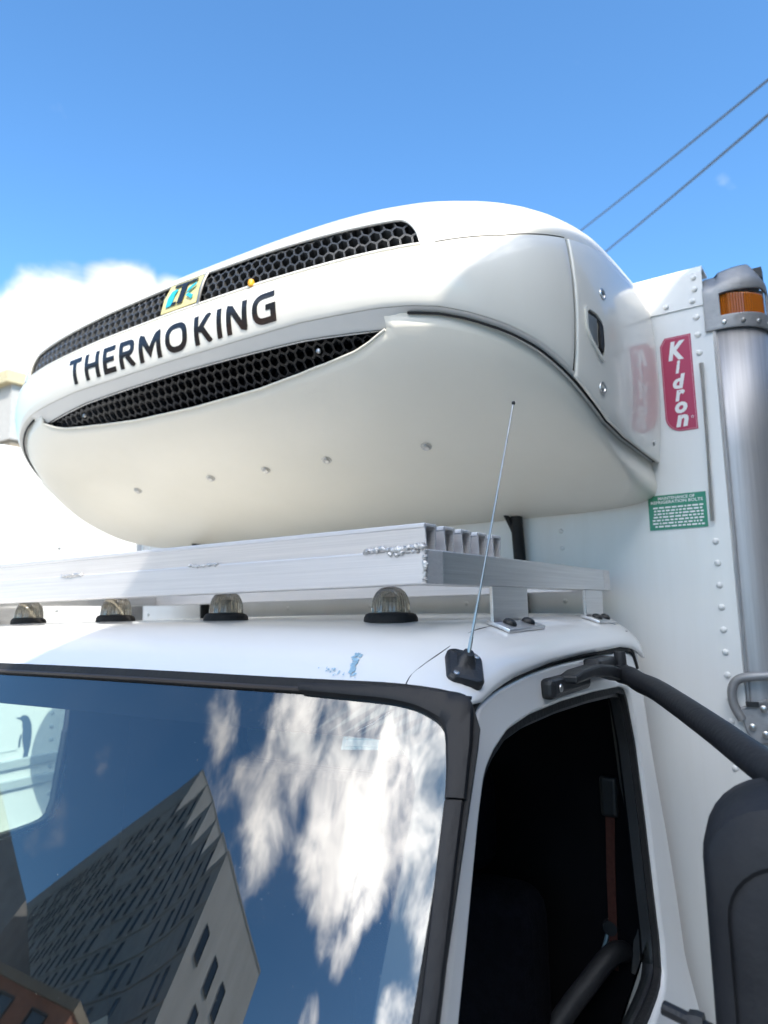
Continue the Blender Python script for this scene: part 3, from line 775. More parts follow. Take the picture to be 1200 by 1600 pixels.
# faded blue paint mark on the header
rnd = random.Random(3)
V, F = [], []
for i in range(90):
    t = rnd.random()
    cu = .763 - .013*t + rnd.gauss(0, .0026) if i < 60 else .742+rnd.gauss(0, .014)
    cy = .803 + .036*t + rnd.gauss(0, .0012) if i < 60 else .800+rnd.gauss(0, .003)
    k = len(V); n = rnd.randint(4, 6); rr = rnd.uniform(.0012, .0040)*(1 if i < 60 else .55)
    for j in range(n):
        a = 2*math.pi*j/n+rnd.random(); p, _ = roof_off(cu+rr*math.cos(a)*rnd.uniform(.5,1.3), cy+rr*math.sin(a)*rnd.uniform(.5,1.3), .0008+.00002*i); V.append(tuple(p))
    F.append(tuple(range(k, k+n)))
mk = obj('paint_mark', V, F, M['bluemark'], roof_o, smooth=0)
# crease of the roof corner panel
obj('panel_joint', *tube(smooth_path([tuple(roof_off(u, y, -.0006)[0]) for u, y in ((.845,.803),(.840,.831),(.845,.862),(.853,.916),(.850,1.0),(.838,1.10))], 6), .0008, 6), M['greytrim'], roof_o)

# --- five roof marker lights
base_me = shared('rubber_base', [(x*1.28, y, z) for x, y, z in lathe([(.0375,0),(.0365,.010),(.034,.015),(.030,.017),(.0,.017)], 28)[0]], lathe([(.0375,0),(.0365,.010),(.034,.015),(.030,.017),(.0,.017)], 28, cap=True)[1], M['rubber'])
dome_prof = [(.0325,.014),(.0322,.024),(.0310,.034),(.0280,.044),(.0235,.0515),(.0165,.0570),(.008,.0597),(.0,.0603)]
lv, lf = lathe(dome_prof, 64, rib=-.028, cap=False)
lens_me = shared('ribbed_lens', lv, lf, M['smoke'], 25)
refl_me = shared('reflector', *lathe([(.028,.0175),(.012,.019),(.006,.032),(.009,.040),(.0,.046)], 16, cap=False), M['steel'])
for i, u in enumerate((-.711, -.335, 0, .335, .711)):
    y = .985; z = roof(u, y)
    ml = piece('marker_light', base_me, truck, (XC+u, y, z-.004), (R(-3), 0, 0))
    for n_, me_ in (('ribbed_lens', lens_me), ('reflector', refl_me)):
        c = bpy.data.objects.new(n_, me_); link(c, ml)
# --- windscreen
gl = obj('windscreen', *grid(lambda u, q: ws(u, q), lin(-.93, .93, 60), lin(-.004, .95, 24)), M['glass'], truck, smooth=80)
no = resample([(p[0], p[1]+.475) for p in rrect(1.87, .95, .03)], 240); ni = resample([(p[0], p[1]+.495) for p in rrect(1.768, .88, .055)], 240)
obj('tinted_border', *ring(no, ni, lambda u, q: ws(u, q, -.0035), lambda u, q: ws(u, q, -.0045)), M['blackg'], gl, smooth=0)
no = resample([(p[0], p[1]+.475) for p in rrect(1.89, .966, .04)], 240); ni = resample([(p[0], p[1]+.485) for p in rrect(1.845, .952, .045)], 240)
gk = obj('windscreen_gasket', *ring(no, ni, lambda u, q: ws(u, q, -.006), lambda u, q: ws(u, q, .005)), M['rubber'], gl, smooth=30)
obj('gasket_trim', *tube([ws(u, .006, .005) for u in lin(-.9, .72, 60)], .0034, 6), M['trim'], gl)
def strip(pairs, name, lo, hi, k=6, m='rubber2'):
    a = smooth_path([(p[0][0], p[0][1], 0) for p in pairs], k); b = smooth_path([(p[1][0], p[1][1], 0) for p in pairs], k)
    rows = []
    for p, q in zip(a, b):
        def at(t, d): return ws(p[0]+(q[0]-p[0])*t, p[1]+(q[1]-p[1])*t, d)
        rows.append([at(0, lo), at(0, hi*.7), at(.10, hi), at(.55, hi*1.1), at(.9, hi*.95), at(1, hi*.6), at(1, lo)])
    V = [v for r_ in rows for v in r_]; n = 7
    F = [(i*n+j, (i+1)*n+j, (i+1)*n+(j+1) % n, i*n+(j+1) % n) for i in range(len(rows)-1) for j in range(n)]
    F += [tuple(range(n)), tuple(range((len(rows)-1)*n, len(rows)*n))[::-1]]
    return obj(name, V, F, M[m], gl, smooth=40)
for s in (1, -1):
    top = [((.701,-.001),(.706,.010)),((.777,-.002),(.781,.013)),((.838,-.003),(.848,.016)),((.885,-.005),(.882,.023)),((.928,-.003),(.904,.036)),((.938,.033),(.913,.066)),((.940,.068),(.917,.088)),((.942,.102),(.919,.106))]
    bot = [((.940,.104),(.919,.108)),((.942,.168),(.922,.171)),((.945,.238),(.926,.241)),((.947,.303),(.929,.305)),((.950,.5),(.934,.5)),((.954,.93),(.938,.93))]
    f = lambda L: [((s*a[0], a[1]), (s*b[0], b[1])) for a, b in L]
    strip(f(top), 'corner_moulding', -.004, .013)
    strip(f(bot), 'pillar_moulding', -.004, .0115)
# crumbling sealant between roof and moulding
V, F = [], []; rs = random.Random(11); pts = []
for i in range(120):
    u = -.93+1.86*i/119
    p = ws(u, -.0045+rs.uniform(-.0008,.0012), .002); pts.append(p)
obj('sealant', *tube(pts, [rs.uniform(.0010,.0026) for _ in pts], 6), M['rubber'], gl, smooth=60)
# registration sticker behind the glass
stk = obj('window_sticker', *prism([(.776,.026),(.832,.022),(.834,.066),(.780,.070)], lambda u, q: ws(u, q, -.0062), lambda u, q: ws(u, q, -.0055)), mat('sticker_film', (.50,.64,.68), .5), gl, smooth=0)
for q0, q1, mm in ((.044,.050,'penguin'),(.052,.057,'white'),(.059,.066,'white')):
    obj('sticker_band', *prism([(.784,q0),(.828,q0-.003),(.828,q1-.003),(.784,q1)], lambda u, q: ws(u, q, -.0069), lambda u, q: ws(u, q, -.0050)), M[mm], stk, smooth=0)
obj('sticker_tear', *tube([ws(.784,.058,-.0045), ws(.80,.046,-.0045), ws(.815,.038,-.0045), ws(.832,.024,-.0045)], .0007, 5), M['white'], stk)

# --- doors
def seg(P, n):
    P = [Vector((p[0], p[1])) for p in P]; L = [0]
    for a, b in zip(P, P[1:]): L.append(L[-1]+(b-a).length)
    o = []
    for k in range(n):
        d = L[-1]*k/n; i = min(max(bisect.bisect_right(L, d)-1, 0), len(P)-2)
        o.append(tuple(P[i].lerp(P[i+1], (d-L[i])/max(L[i+1]-L[i], 1e-9))))
    return o
OUT = [[(.845,-.178),(.862,-.148),(.885,-.126),(.951,-.112),(1.075,-.100),(1.225,-.096),(1.452,-.097),(1.64,-.102)],
       [(1.64,-.102),(1.70,-.112),(1.728,-.150),(1.752,-.30),(1.782,-.52),(1.790,-.66),(1.785,-.76),(1.765,-.90)],
       [(1.765,-.90),(1.75,-1.15),(1.72,-1.35),(1.2,-1.37),(.6,-1.37),(.50,-1.2),(.505,-.86)],
       [(.505,-.86),(.62,-.63),(.71,-.445),(.75,-.375),(.785,-.30),(.82,-.225),(.845,-.178)]]
INN = [[(.872,-.224),(.885,-.210),(.910,-.194),(.966,-.173),(1.054,-.163),(1.199,-.160),(1.378,-.163),(1.56,-.171)],
       [(1.56,-.171),(1.612,-.180),(1.628,-.205),(1.643,-.30),(1.632,-.45),(1.612,-.60),(1.604,-.68),(1.585,-.73)],
       [(1.585,-.73),(1.55,-.752),(1.46,-.760),(1.2,-.765),(.9,-.765),(.66,-.76),(.64,-.70)],
       [(.64,-.70),(.688,-.58),(.748,-.455),(.783,-.390),(.823,-.312),(.85,-.26),(.872,-.224)]]
cnt = (40, 40, 30, 40)
oo = [p for P, n in zip(OUT, cnt) for p in seg(P, n)]; ii = [p for P, n in zip(INN, cnt) for p in seg(P, n)]
def inset(loop, d):
    n = len(loop); o = []
    for i in range(n):
        a, b = Vector(loop[i-1]), Vector(loop[(i+1) % n]); t = (b-a).normalized(); nn = Vector((t.y, -t.x))
        o.append((loop[i][0]+nn.x*d, loop[i][1]+nn.y*d))
    return o
for s in (1, -1):
    def sx(y, z, d, s=s):
        x = side_x(z) + d - (.02*max(0, (y-1.45))**2*4)
        if z < -.78: x += .05*min((-.78-z)/.3, 1)
        return (x if s > 0 else 2*XC-x, y, z)
    jj = ii if s > 0 else [(.85+(p[0]-.85)*.80 if p[0] > .85 else p[0], p[1]*(.88 if p[1] < -.4 else 1)) for p in ii]
    dr = obj('door', *ring(oo, jj, lambda y, z: sx(y, z, -.045), lambda y, z: sx(y, z, 0)), M['cab'], truck, smooth=40)
    bevel(dr, .007, 3, 40)
    k1 = inset(jj, .001); k2 = inset(jj, .013 if s > 0 else .012)
    obj('window_seal', *ring(k1, k2, lambda y, z: sx(y, z, -.042), lambda y, z: sx(y, z, -.009)), M['rubber'], dr, smooth=40)
    k3 = inset(jj, .021 if s > 0 else .014)
    obj('window_channel', *ring(k2, k3, lambda y, z: sx(y, z, -.040), lambda y, z: sx(y, z, -.020)), M['black'], dr, smooth=40)
    if s > 0:
        obj('window_glass', *prism([(.69,-.775),(1.60,-.775),(1.597,-.676),(1.30,-.735),(.9,-.765)], lambda y, z: sx(y, z, -.030), lambda y, z: sx(y, z, -.026)), M['sglass'], dr, smooth=0)
    else:
        obj('window_glass', *grid(lambda y, z: sx(y, z, -.026), [.80,1.46], [-.68,-.17]), M['sglass'], dr, smooth=0)
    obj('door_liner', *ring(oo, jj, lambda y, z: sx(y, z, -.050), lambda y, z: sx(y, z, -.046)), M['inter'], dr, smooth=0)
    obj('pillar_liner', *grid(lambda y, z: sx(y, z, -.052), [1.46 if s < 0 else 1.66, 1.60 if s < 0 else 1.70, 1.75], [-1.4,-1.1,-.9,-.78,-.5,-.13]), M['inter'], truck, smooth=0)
    # black joint round the door
    jn = [(.835,-.182),(.852,-.150),(.879,-.124),(.95,-.1095),(1.075,-.0975),(1.225,-.0925),(1.452,-.0925),(1.64,-.0975),(1.706,-.108),(1.738,-.146)]
    obj('door_joint', *tube(smooth_path([sx(y, z, -.003) for y, z in jn], 6), .0052, 8), M['rubber'], truck)
    obj('door_joint', *tube([sx(y, z, -.014) for y, z in ((1.741,-.15),(1.766,-.30),(1.797,-.52),(1.806,-.68),(1.797,-.80),(1.775,-.95),(1.74,-1.34))], .0065, 8), M['rubber'], truck)
    # rear pillar of the cab, and the pillar between door and windscreen
    rp = obj('rear_pillar', *grid(lambda y, z: sx(y, z, -.004-.03*max(0, (y-1.77))/.04), [1.70,1.76,1.77,1.78,1.79,1.80], [-1.4,-1.0,-.8,-.6,-.4,-.2,-.105]), M['cab'], truck, smooth=60); solid(rp, .01)
    pl = []
    for y, z in ((.835,-.165),(.83,-.20),(.80,-.26),(.765,-.33),(.72,-.41),(.64,-.57),(.5,-.86),(.42,-1.0)):
        q = -z-.14
        a = ws(.935, q, -.006); b = sx(y+.03, z, -.03); c = sx(y-.004, z, -.012)
        if s < 0: a = (2*XC-a[0], a[1], a[2])
        pl += [a, c, b]
    obj('front_pillar', pl, [(i*3+j, (i+1)*3+j, (i+1)*3+j+1, i*3+j+1) for i in range(7) for j in range(2)], M['rubber2'], truck, smooth=60)
    if s > 0: door_r, sxr = dr, sx
# cab back wall with its window, floor, dash, bonnet
def bk(x0, x1, z0, z1): return boxvf(x0, x1, 1.70, 1.73, z0, z1)
wx0, wx1, wz0, wz1 = -1.69, -1.005, -.468, -.262
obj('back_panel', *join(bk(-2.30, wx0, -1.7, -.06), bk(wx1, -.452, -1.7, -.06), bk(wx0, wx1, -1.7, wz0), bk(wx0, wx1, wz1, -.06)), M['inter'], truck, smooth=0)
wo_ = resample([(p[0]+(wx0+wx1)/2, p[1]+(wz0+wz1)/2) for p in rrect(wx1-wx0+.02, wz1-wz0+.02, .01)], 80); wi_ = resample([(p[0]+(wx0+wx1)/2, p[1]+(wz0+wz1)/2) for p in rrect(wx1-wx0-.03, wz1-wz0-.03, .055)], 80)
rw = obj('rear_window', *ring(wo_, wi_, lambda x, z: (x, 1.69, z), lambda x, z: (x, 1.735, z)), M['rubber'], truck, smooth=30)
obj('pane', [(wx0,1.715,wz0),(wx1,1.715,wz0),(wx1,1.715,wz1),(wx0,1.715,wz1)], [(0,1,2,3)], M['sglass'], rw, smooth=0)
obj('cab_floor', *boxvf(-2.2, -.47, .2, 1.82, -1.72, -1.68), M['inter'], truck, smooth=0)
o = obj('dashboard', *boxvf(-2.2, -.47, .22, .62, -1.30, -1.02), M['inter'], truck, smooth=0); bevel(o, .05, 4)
o = obj('bonnet', *grid(lambda x, t: (XC+x*(.95-.12*t), .20-.95*t, -1.06-.10*t*t-.16*abs(x)**4), lin(-1,1,24), lin(0,1,10)), M['cab'], truck, smooth=60); solid(o, .01)
o = obj('front_body', *boxvf(-2.2, -.49, -.74, .25, -1.95, -1.38), M['cab'], truck, smooth=0); bevel(o, .08, 4)
wt = lathe([(.30,-.13),(.46,-.14),(.50,-.09),(.50,.09),(.46,.14),(.30,.13)], 28, axis='X')
wm = shared('wheel', *wt, M['tyre'])
rimm = shared('rim', *lathe([(.0,-.05),(.12,-.05),(.14,.02),(.27,.06),(.30,.12)], 24, axis='X', cap=False), M['steel'])
for x, y in ((-.62,-.25),(-2.07,-.25),(-.42,5.6),(-2.25,5.6)):
    w_ = piece('wheel', wm, truck, (x, y, -H+.5)); c = bpy.data.objects.new('rim', rimm); link(c, w_)
obj('chassis', *boxvf(-1.8, -.9, -.6, 7.9, -1.75, -1.55), M['black'], truck, smooth=0)
# --- things inside the cab
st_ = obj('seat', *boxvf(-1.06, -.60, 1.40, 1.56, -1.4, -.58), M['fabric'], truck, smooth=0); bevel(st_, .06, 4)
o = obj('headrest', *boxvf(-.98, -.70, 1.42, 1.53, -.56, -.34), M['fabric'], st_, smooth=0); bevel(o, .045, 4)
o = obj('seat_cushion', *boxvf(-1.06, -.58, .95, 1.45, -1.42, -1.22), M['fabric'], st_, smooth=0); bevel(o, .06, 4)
obj('armrest', *tube(smooth_path([(-.492,1.735,-.775),(-.51,1.66,-.752),(-.545,1.60,-.79),(-.60,1.50,-.87),(-.655,1.42,-1.02)], 6), [.018]*3+[.022]*22, 12), M['arm'], st_)
bl = obj('seat_belt', *prism([(-.517,-.44),(-.496,-.44),(-.505,-.60),(-.511,-.80),(-.529,-.80),(-.524,-.60)], lambda x, z: (x, 1.692, z), lambda x, z: (x, 1.689, z)), M['belt'], truck, smooth=0)
o = obj('belt_guide', *boxvf(-.528, -.486, 1.68, 1.70, -.475, -.385), M['black'], bl, smooth=0); bevel(o, .012, 3)
obj('belt_tongue', *lathe([(.0,-.012),(.016,-.011),(.019,0),(.016,.011),(0,.012)], 14, (-.524,1.70,-.715), 'Y', cap=False), M['black'], bl)
obj('belt_latch', *tube([(-.53,1.70,-.725),(-.545,1.69,-.775)], .006, 6), M['steel'], bl)
o = obj('pillar_trim', *tube(smooth_path([(-.478,1.70,-.20),(-.470,1.715,-.40),(-.462,1.72,-.58),(-.460,1.72,-.70),(-.466,1.70,-.80)], 5), .021, 8), M['greytrim'], truck)

# --- roof antenna
AU, AY = .888, .893
p0, n0 = roof_off(AU, AY, -.003)
bz = n0; bx_ = Vector((1, .55, 0)); bx_ = (bx_-bz*bx_.dot(bz)).normalized(); by_ = bz.cross(bx_)
fr = Matrix((bx_, by_, bz)).transposed()
def afr(x, y, z): q = p0+fr@Vector((x, y, z)); return tuple(q)
b1 = rrect(.052, .064, .012, 6); b2 = rrect(.046, .058, .011, 6)
n = len(b1)
V = [afr(x, y, 0) for x, y in b1]+[afr(x, y, .009) for x, y in b1]+[afr(x, y, .013) for x, y in b2]+[afr(x*.55, y*.55+.004, .0145) for x, y in b2]
V += [afr(.012*math.cos(2*math.pi*i/n), .012*math.sin(2*math.pi*i/n)+.006, .019) for i in range(n)] + [afr(.0075*math.cos(2*math.pi*i/n), .0075*math.sin(2*math.pi*i/n)+.010, .027) for i in range(n)]
F = [(k*n+i, k*n+(i+1) % n, (k+1)*n+(i+1) % n, (k+1)*n+i) for k in range(5) for i in range(n)] + [tuple(range(n))[::-1], tuple(range(5*n, 6*n))]
ant = obj('antenna', V, F, M['black'], truck, smooth=40)
tip = Vector((-.391, .955, .298)); bot_ = Vector(afr(0, .010, .026))
obj('rod', *tube([tuple(bot_), tuple(bot_+(tip-bot_)*.06), tuple(bot_+(tip-bot_)*.061), tuple(bot_+(tip-bot_)*.5), tuple(tip)], [.0028,.0026,.0019,.0015,.0011], 8), M['steel'], ant)
obj('rod_tip', *lathe([(.0,-.003),(.0022,-.0022),(.003,0),(.0022,.0022),(0,.003)], 10, tuple(tip), cap=False), M['black'], ant)
scr = shared('antenna_screw', *lathe([(.0042,0),(.0040,.0018),(.0022,.0022),(.0018,.001),(0,.001)], 12, cap=False), M['steel'])
for x, y in ((.016,.021),(-.015,-.022)):
    c = bpy.data.objects.new('antenna_screw', scr); link(c, ant); q = Vector(afr(x, y, .0128)); b = base_of(truck); c.location = (q.x-b.x, q.y-b.y, q.z+H-b.z); c.rotation_euler = fr.to_euler()

# --- driver side mirror on its bracket and arm
mir = obj('door_mirror', *tube(smooth_path([(-.398,1.455,-.134),(-.372,1.425,-.136),(-.344,1.38,-.142),(-.288,1.28,-.146),(-.175,1.05,-.162),(-.091,.86,-.172),(-.045,.775,-.176),(-.02,.755,-.20),(-.01,.752,-.28)], 6), .0185, 16), M['arm'], truck)
br = obj('mirror_bracket', *boxvf(-.434, -.408, 1.105, 1.30, -.147, -.113), M['black'], mir, smooth=0); bevel(br, .010, 3)
o = obj('bracket_strap', *prism([(1.16,-.112),(1.20,-.106),(1.30,-.104),(1.38,-.112),(1.47,-.128),(1.50,-.134),(1.50,-.146),(1.44,-.146),(1.36,-.132),(1.26,-.124),(1.16,-.126)], lambda y, z: (-.420, y, z), lambda y, z: (-.388, y, z)), M['black'], mir, smooth=0); bevel(o, .004, 2)
o = obj('bracket_block', *boxvf(-.436, -.400, 1.33, 1.44, -.124, -.098), M['black'], mir, smooth=0); bevel(o, .008, 3)
for zz_, rr_, hh in ((-.139,.024,.006),(-.130,.026,.006),(-.147,.022,.006)):
    obj('pivot_washer', *lathe([(rr_*.6,0),(rr_,.001),(rr_,hh-.001),(rr_*.6,hh)], 20, (-.398,1.455,zz_)), M['black'], mir)
obj('pivot_nut', *lathe([(.016,0),(.015,.006),(.0125,.008),(.0115,.030),(.010,.033),(0,.033)], 12, (-.398,1.455,-.124)), M['arm'], mir, smooth=25)
obj('bracket_screw', *lathe([(.0,.003),(.006,.002),(.007,0)], 10, (-.4075,1.135,-.13), 'X', cap=False), M['steel'], mir)
mc = Vector((-.030, .80, -.413)); hw, hh = .118, .236
def mo(k, r_, y): return [(mc.x+x, mc.y+y, mc.z+z) for x, z in rrect(2*hw*k+2*min(0,0), 2*hh*k+(k-1)*.1, r_, 8)]
loops = [mo(1.0,.070,.050), mo(1.02,.072,.02), mo(1.0,.070,-.012), mo(.955,.066,-.032), mo(.88,.06,-.043), mo(.80,.055,-.0475), mo(.785,.054,-.044), mo(.74,.05,-.049), mo(.55,.04,-.060), mo(.25,.02,-.065)]
n = len(loops[0]); V = [v for l in loops for v in l]
F = [(k*n+i, k*n+(i+1) % n, (k+1)*n+(i+1) % n, (k+1)*n+i) for k in range(len(loops)-1) for i in range(n)] + [tuple(range((len(loops)-1)*n, len(loops)*n))]
obj('mirror_housing', V, F, M['arm'], mir, smooth=28)
obj('mirror_glass', mo(.95,.066,.046), [tuple(range(n))], M['steel'], mir, smooth=0)
obj('mirror_stay', *tube([(-.158,.815,-.42),(-.205,.825,-.415)], .007, 10), M['black'], mir)
obj('stay_nut', *lathe([(.011,-.007),(.012,0),(.011,.007)], 6, (-.172,.818,-.4185), 'X'), M['black'], mir, smooth=20)
obj('mirror_stay', *tube(smooth_path([(-.03,.79,-.63),(-.12,.78,-.70),(-.25,.78,-.78),(-.385,.80,-.84)], 5), .0165, 12), M['arm'], mir)

# --- cargo box
fwall = obj('front_wall', *boxvf(2*XB+.22, -.22, YB, YB+.05, -1.9, .758), M['wall'], truck, smooth=0)
hs = obj('header_strip', *join(prism([(YB-.004,.755),(YB-.004,.845),(YB+.012,.866),(YB+.10,.872),(YB+.10,.866),(YB+.016,.860),(YB+.001,.843),(YB+.001,.755)], lambda y, z: (-.248, y, z), lambda y, z: (2*XB+.248, y, z))), M['wall'], truck, smooth=30)
obj('box_roof', *boxvf(2*XB+.13, -.13, YB+.10, 8.0, .80, .862), M['wall'], truck, smooth=0)
obj('side_wall', *boxvf(-.17, -.122, YB+.102, 8.0, -1.9, .798), M['wall'], truck, smooth=0)
obj('side_wall', *boxvf(2*XB+.122, 2*XB+.17, YB+.102, 8.0, -1.9, .798), M['wall'], truck, smooth=0)
obj('box_floor', *boxvf(2*XB+.15, -.15, YB+.01, 8.0, -1.94, -1.904), M['alu'], truck, smooth=0)
def post_pt(s, r=.1, xr=-.22):              # unrolled round the corner: s metres past the start of the curve
    if s <= 0: return (xr+s, YB-(r-.1))
    a = s/.1
    if a <= math.pi/2: return (xr+r*math.sin(a), YB+.1-r*math.cos(a))
    return (xr+r, YB+.1+(a-math.pi/2)*.1)
SP = [-.006] + lin(0, .157, 18) + [.19]
for side in (1, -1):
    def pm(s, z, r=.1):
        x, y = post_pt(s, r); return (x if side > 0 else 2*XB-x, y, z)
    cp = obj('corner_post', *grid(lambda s, z: pm(s, z, .1015), SP, lin(-1.9, .70, 8)), M['alu_z'], truck, smooth=60); solid(cp, .004)
    for s_, r_ in ((-.010, .0045), (.196, .0045)):
        x, y = post_pt(s_); obj('post_bead', *tube([((x if side > 0 else 2*XB-x), y-.001, -1.9), ((x if side > 0 else 2*XB-x), y-.001, .70)], r_, 8), M['alu'], cp)
    # corner casting with its amber lamp
    def cap_pt(s, t):
        z0, z1 = .680, (.838 + .22*max(s, 0) if s < .115 else .8633-.30*(s-.115))
        z = z0+(z1-z0)*t
        k = max(0, (t-.70)/.30); r = .1085 - .030*k**1.25
        x, y = post_pt(s, r); 
        if s <= 0: y = y + .018*k**1.25
        return ((x if side > 0 else 2*XB-x), y+ .0*k, z)
    CS = [-.03,-.02,-.008] + lin(0, .157, 20) + [.17,.19]
    CT = [0,.06,.12,.18,.22,.30,.40,.50,.58,.62,.66,.72,.78,.84,.90,.95,1.0]
    kc = obj('corner_cap', *grid(cap_pt, CS, CT, lambda s, t, i, j: not (.004 < s < .150 and .22 < t < .58)), M['castal'], truck, smooth=50); solid(kc, .006); bevel(kc, .0015, 2, 50)
    top_ring = [cap_pt(s, 1.0) for s in CS]
    cx = -.255 if side > 0 else 2*XB+.255
    V = top_ring + [(p[0]+(cx-p[0])*.55, p[1]+.03, p[2]-.006) for p in top_ring] + [(cx, YB+.14, .862)]
    n = len(top_ring); F = [(i, i+1, n+i+1, n+i) for i in range(n-1)] + [(n+i, n+i+1, 2*n) for i in range(n-1)]
    obj('cap_top', V, F, M['castal'], kc, smooth=40)
    def lens_pt(s, z):
        f = .0985 + (.004 if .02 < s < .13 else 0) + (.0015 if int(s*320) % 2 else 0)
        x, y = post_pt(s, f); return ((x if side > 0 else 2*XB-x), y, z)
    lp = obj('amber_lamp', *grid(lambda s, z: lens_pt(s, z), lin(.004, .150, 46), [.7165,.719,.735,.755,.769,.7725]), M['amber'], kc, smooth=20); solid(lp, .004)
    obj('lamp_backing', *grid(lambda s, z: ((lambda q: ((q[0] if side > 0 else 2*XB-q[0]), q[1], z))(post_pt(s, .082))), lin(-.004, .157, 12), [.712,.78]), M['castal'], kc)
    bo = shared('cap_bolt', *lathe([(.0062,0),(.006,.002),(.0045,.004),(.0,.005)], 12, cap=False), M['steel'])
    for s_ in (.014, .054, .094, .134):
        x, y = post_pt(s_, .1085); a = s_/.1
        nv = Vector((math.sin(a), -math.cos(a), 0))
        if side < 0: x = 2*XB-x; nv.x = -nv.x
        piece('cap_bolt', bo, kc, (x, y, .696), nv.to_track_quat('Z', 'Y').to_euler())
obj('cap_slot', *boxvf(-.143, -.118, 1.972, 2.010, .822, .850), M['black'], truck, smooth=0)
# rivets: right hand column, wall columns, header bolts
rvm = shared('rivet', *lathe([(.0078,0),(.0076,.0018),(.0058,.0038),(.003,.005),(0,.0054)], 12, cap=False), M['wall'])
RX = (R(90), 0, 0)
for z in [.727,.68,.632]+[.150-.0535*i for i in range(24)]: piece('rivet', rvm, fwall, (-.269, YB, z), RX)
for z in [.70-.0535*i for i in range(40)]: piece('rivet', rvm, fwall, (2*XB+.269, YB, z), RX)
rv2 = shared('wall_rivet', *lathe([(.0068,0),(.006,.0016),(.003,.003),(0,.0034)], 10, cap=False), M['wall'])
for x in (-.657, -.955, -1.30, -1.646, -1.99):
    for i in range(11): piece('wall_rivet', rv2, fwall, (x, YB, .206-.0478*i), RX)
hb = shared('header_bolt', *lathe([(.0075,0),(.0072,.002),(.005,.0042),(0,.0055)], 12, cap=False), M['wall'])
for i in range(8): piece('header_bolt', hb, hs, (-.275-.064*i, YB-.004, .770), RX)
for z in (.800, .832): piece('header_bolt', hb, hs, (-.268, YB-.004, z), RX)
# long stay rod beside the decal
rd = obj('stay_rod', *tube([(-.2655,1.888,.600),(-.2650,1.886,.56),(-.2675,1.886,.35),(-.2705,1.886,.20)], [.0058,.0040,.0036,.0050], 8), M['steel'], truck)
for x, z in ((-.2655,.606),(-.2705,.196)):
    obj('rod_eye', *lathe([(.011,0),(.0125,.004),(.0125,.009),(.008,.012),(.007,.018),(.003,.019),(0,.019)], 14, (0,0,0), cap=False), M['steel'], rd).matrix_local = Matrix.Translation(Vector((x, YB, z+H))-base_of(truck)) @ Euler(RX).to_matrix().to_4x4()
# maker's decal: crimson, letters one under the other
dc = [(-.3625,.668),(-.3625,.4755)] + [(-.3625+.038*(1-math.cos(a)), .4755-.0385*math.sin(a)) for a in lin(R(8), R(90), 8)] + [(-.2865,.437),(-.2865,.688),(-.350,.688)]
cxm = sum(p[0] for p in dc)/len(dc)
dec = obj('maker_decal', *prism(dc, lambda x, z: (x, YB, z), lambda x, z: (x, YB-.0012, z)), M['red'], truck, smooth=0)
il = [(-.3245+(p[0]+.3245)*.925, .562+(p[1]-.562)*.977) for p in dc]; ii2 = [(-.3245+(p[0]+.3245)*.905, .562+(p[1]-.562)*.971) for p in dc]
obj('decal_line', *ring(il, ii2, lambda x, z: (x, YB-.0010, z), lambda x, z: (x, YB-.0016, z)), M['pinkline'], dec, smooth=0)
for ch, z0, z1, wd in (('K',.6245,.675,.043),('i',.5885,.6225,.013),('d',.548,.5865,.031),('r',.515,.545,.025),('o',.483,.513,.030),('n',.4475,.479,.031)):
    V, F, a, b = glyph(ch, 1.0, .045, .22)
    ys = [v[1] for v in V]; y0, y1 = min(ys), max(ys)
    obj('decal_letter', [(-.3225+((v[0]-a)/(b-a)-.5)*wd, YB-.0018, z0+(v[1]-y0)/(y1-y0)*(z1-z0)) for v in V], F, M['white'], dec, smooth=0)
obj('decal_mark', *ring([(-.2975+.0032*math.cos(R(t)), .470+.0032*math.sin(R(t))) for t in range(0,360,30)], [(-.2975+.0022*math.cos(R(t)), .470+.0022*math.sin(R(t))) for t in range(0,360,30)], lambda x, z: (x, YB-.0010, z), lambda x, z: (x, YB-.0018, z)), M['white'], dec, smooth=0)
# green notice
gn = obj('notice_plate', *boxvf(-.421, -.2825, YB-.002, YB, .188, .2765), M['green'], truck, smooth=0)
def line(text, z, h, w):
    V, F, a, b = glyph(text, 1.0, .02); ys = [v[1] for v in V]; y0, y1 = min(ys), max(ys)
    obj('notice_text', [(-.352+((v[0]-a)/(b-a)-.5)*w, YB-.0026, z+(v[1]-y0)/(y1-y0)*h) for v in V], F, M['white'], gn, smooth=0)
line('MAINTENANCE OF', .2645, .0078, .088); line('REFRIGERATION BOLTS', .2545, .0078, .124)
rb = random.Random(5); V, F = [], []
for k in range(7):                            # the small print: too fine to read in the photograph
    x = -.413+rb.uniform(0, .006); z = .2465-k*.0080
    while x < -.294:
        w = rb.uniform(.004, .014); w = min(w, -.290-x)
        q = len(V); V += [(x,YB-.0026,z-.0042),(x+w,YB-.0026,z-.0042),(x+w,YB-.0026,z),(x,YB-.0026,z)]; F.append((q,q+1,q+2,q+3)); x += w+.0028
sp_ = obj('small_print', V, F, M['white'], gn, smooth=0); sp_['kind'] = 'stuff'
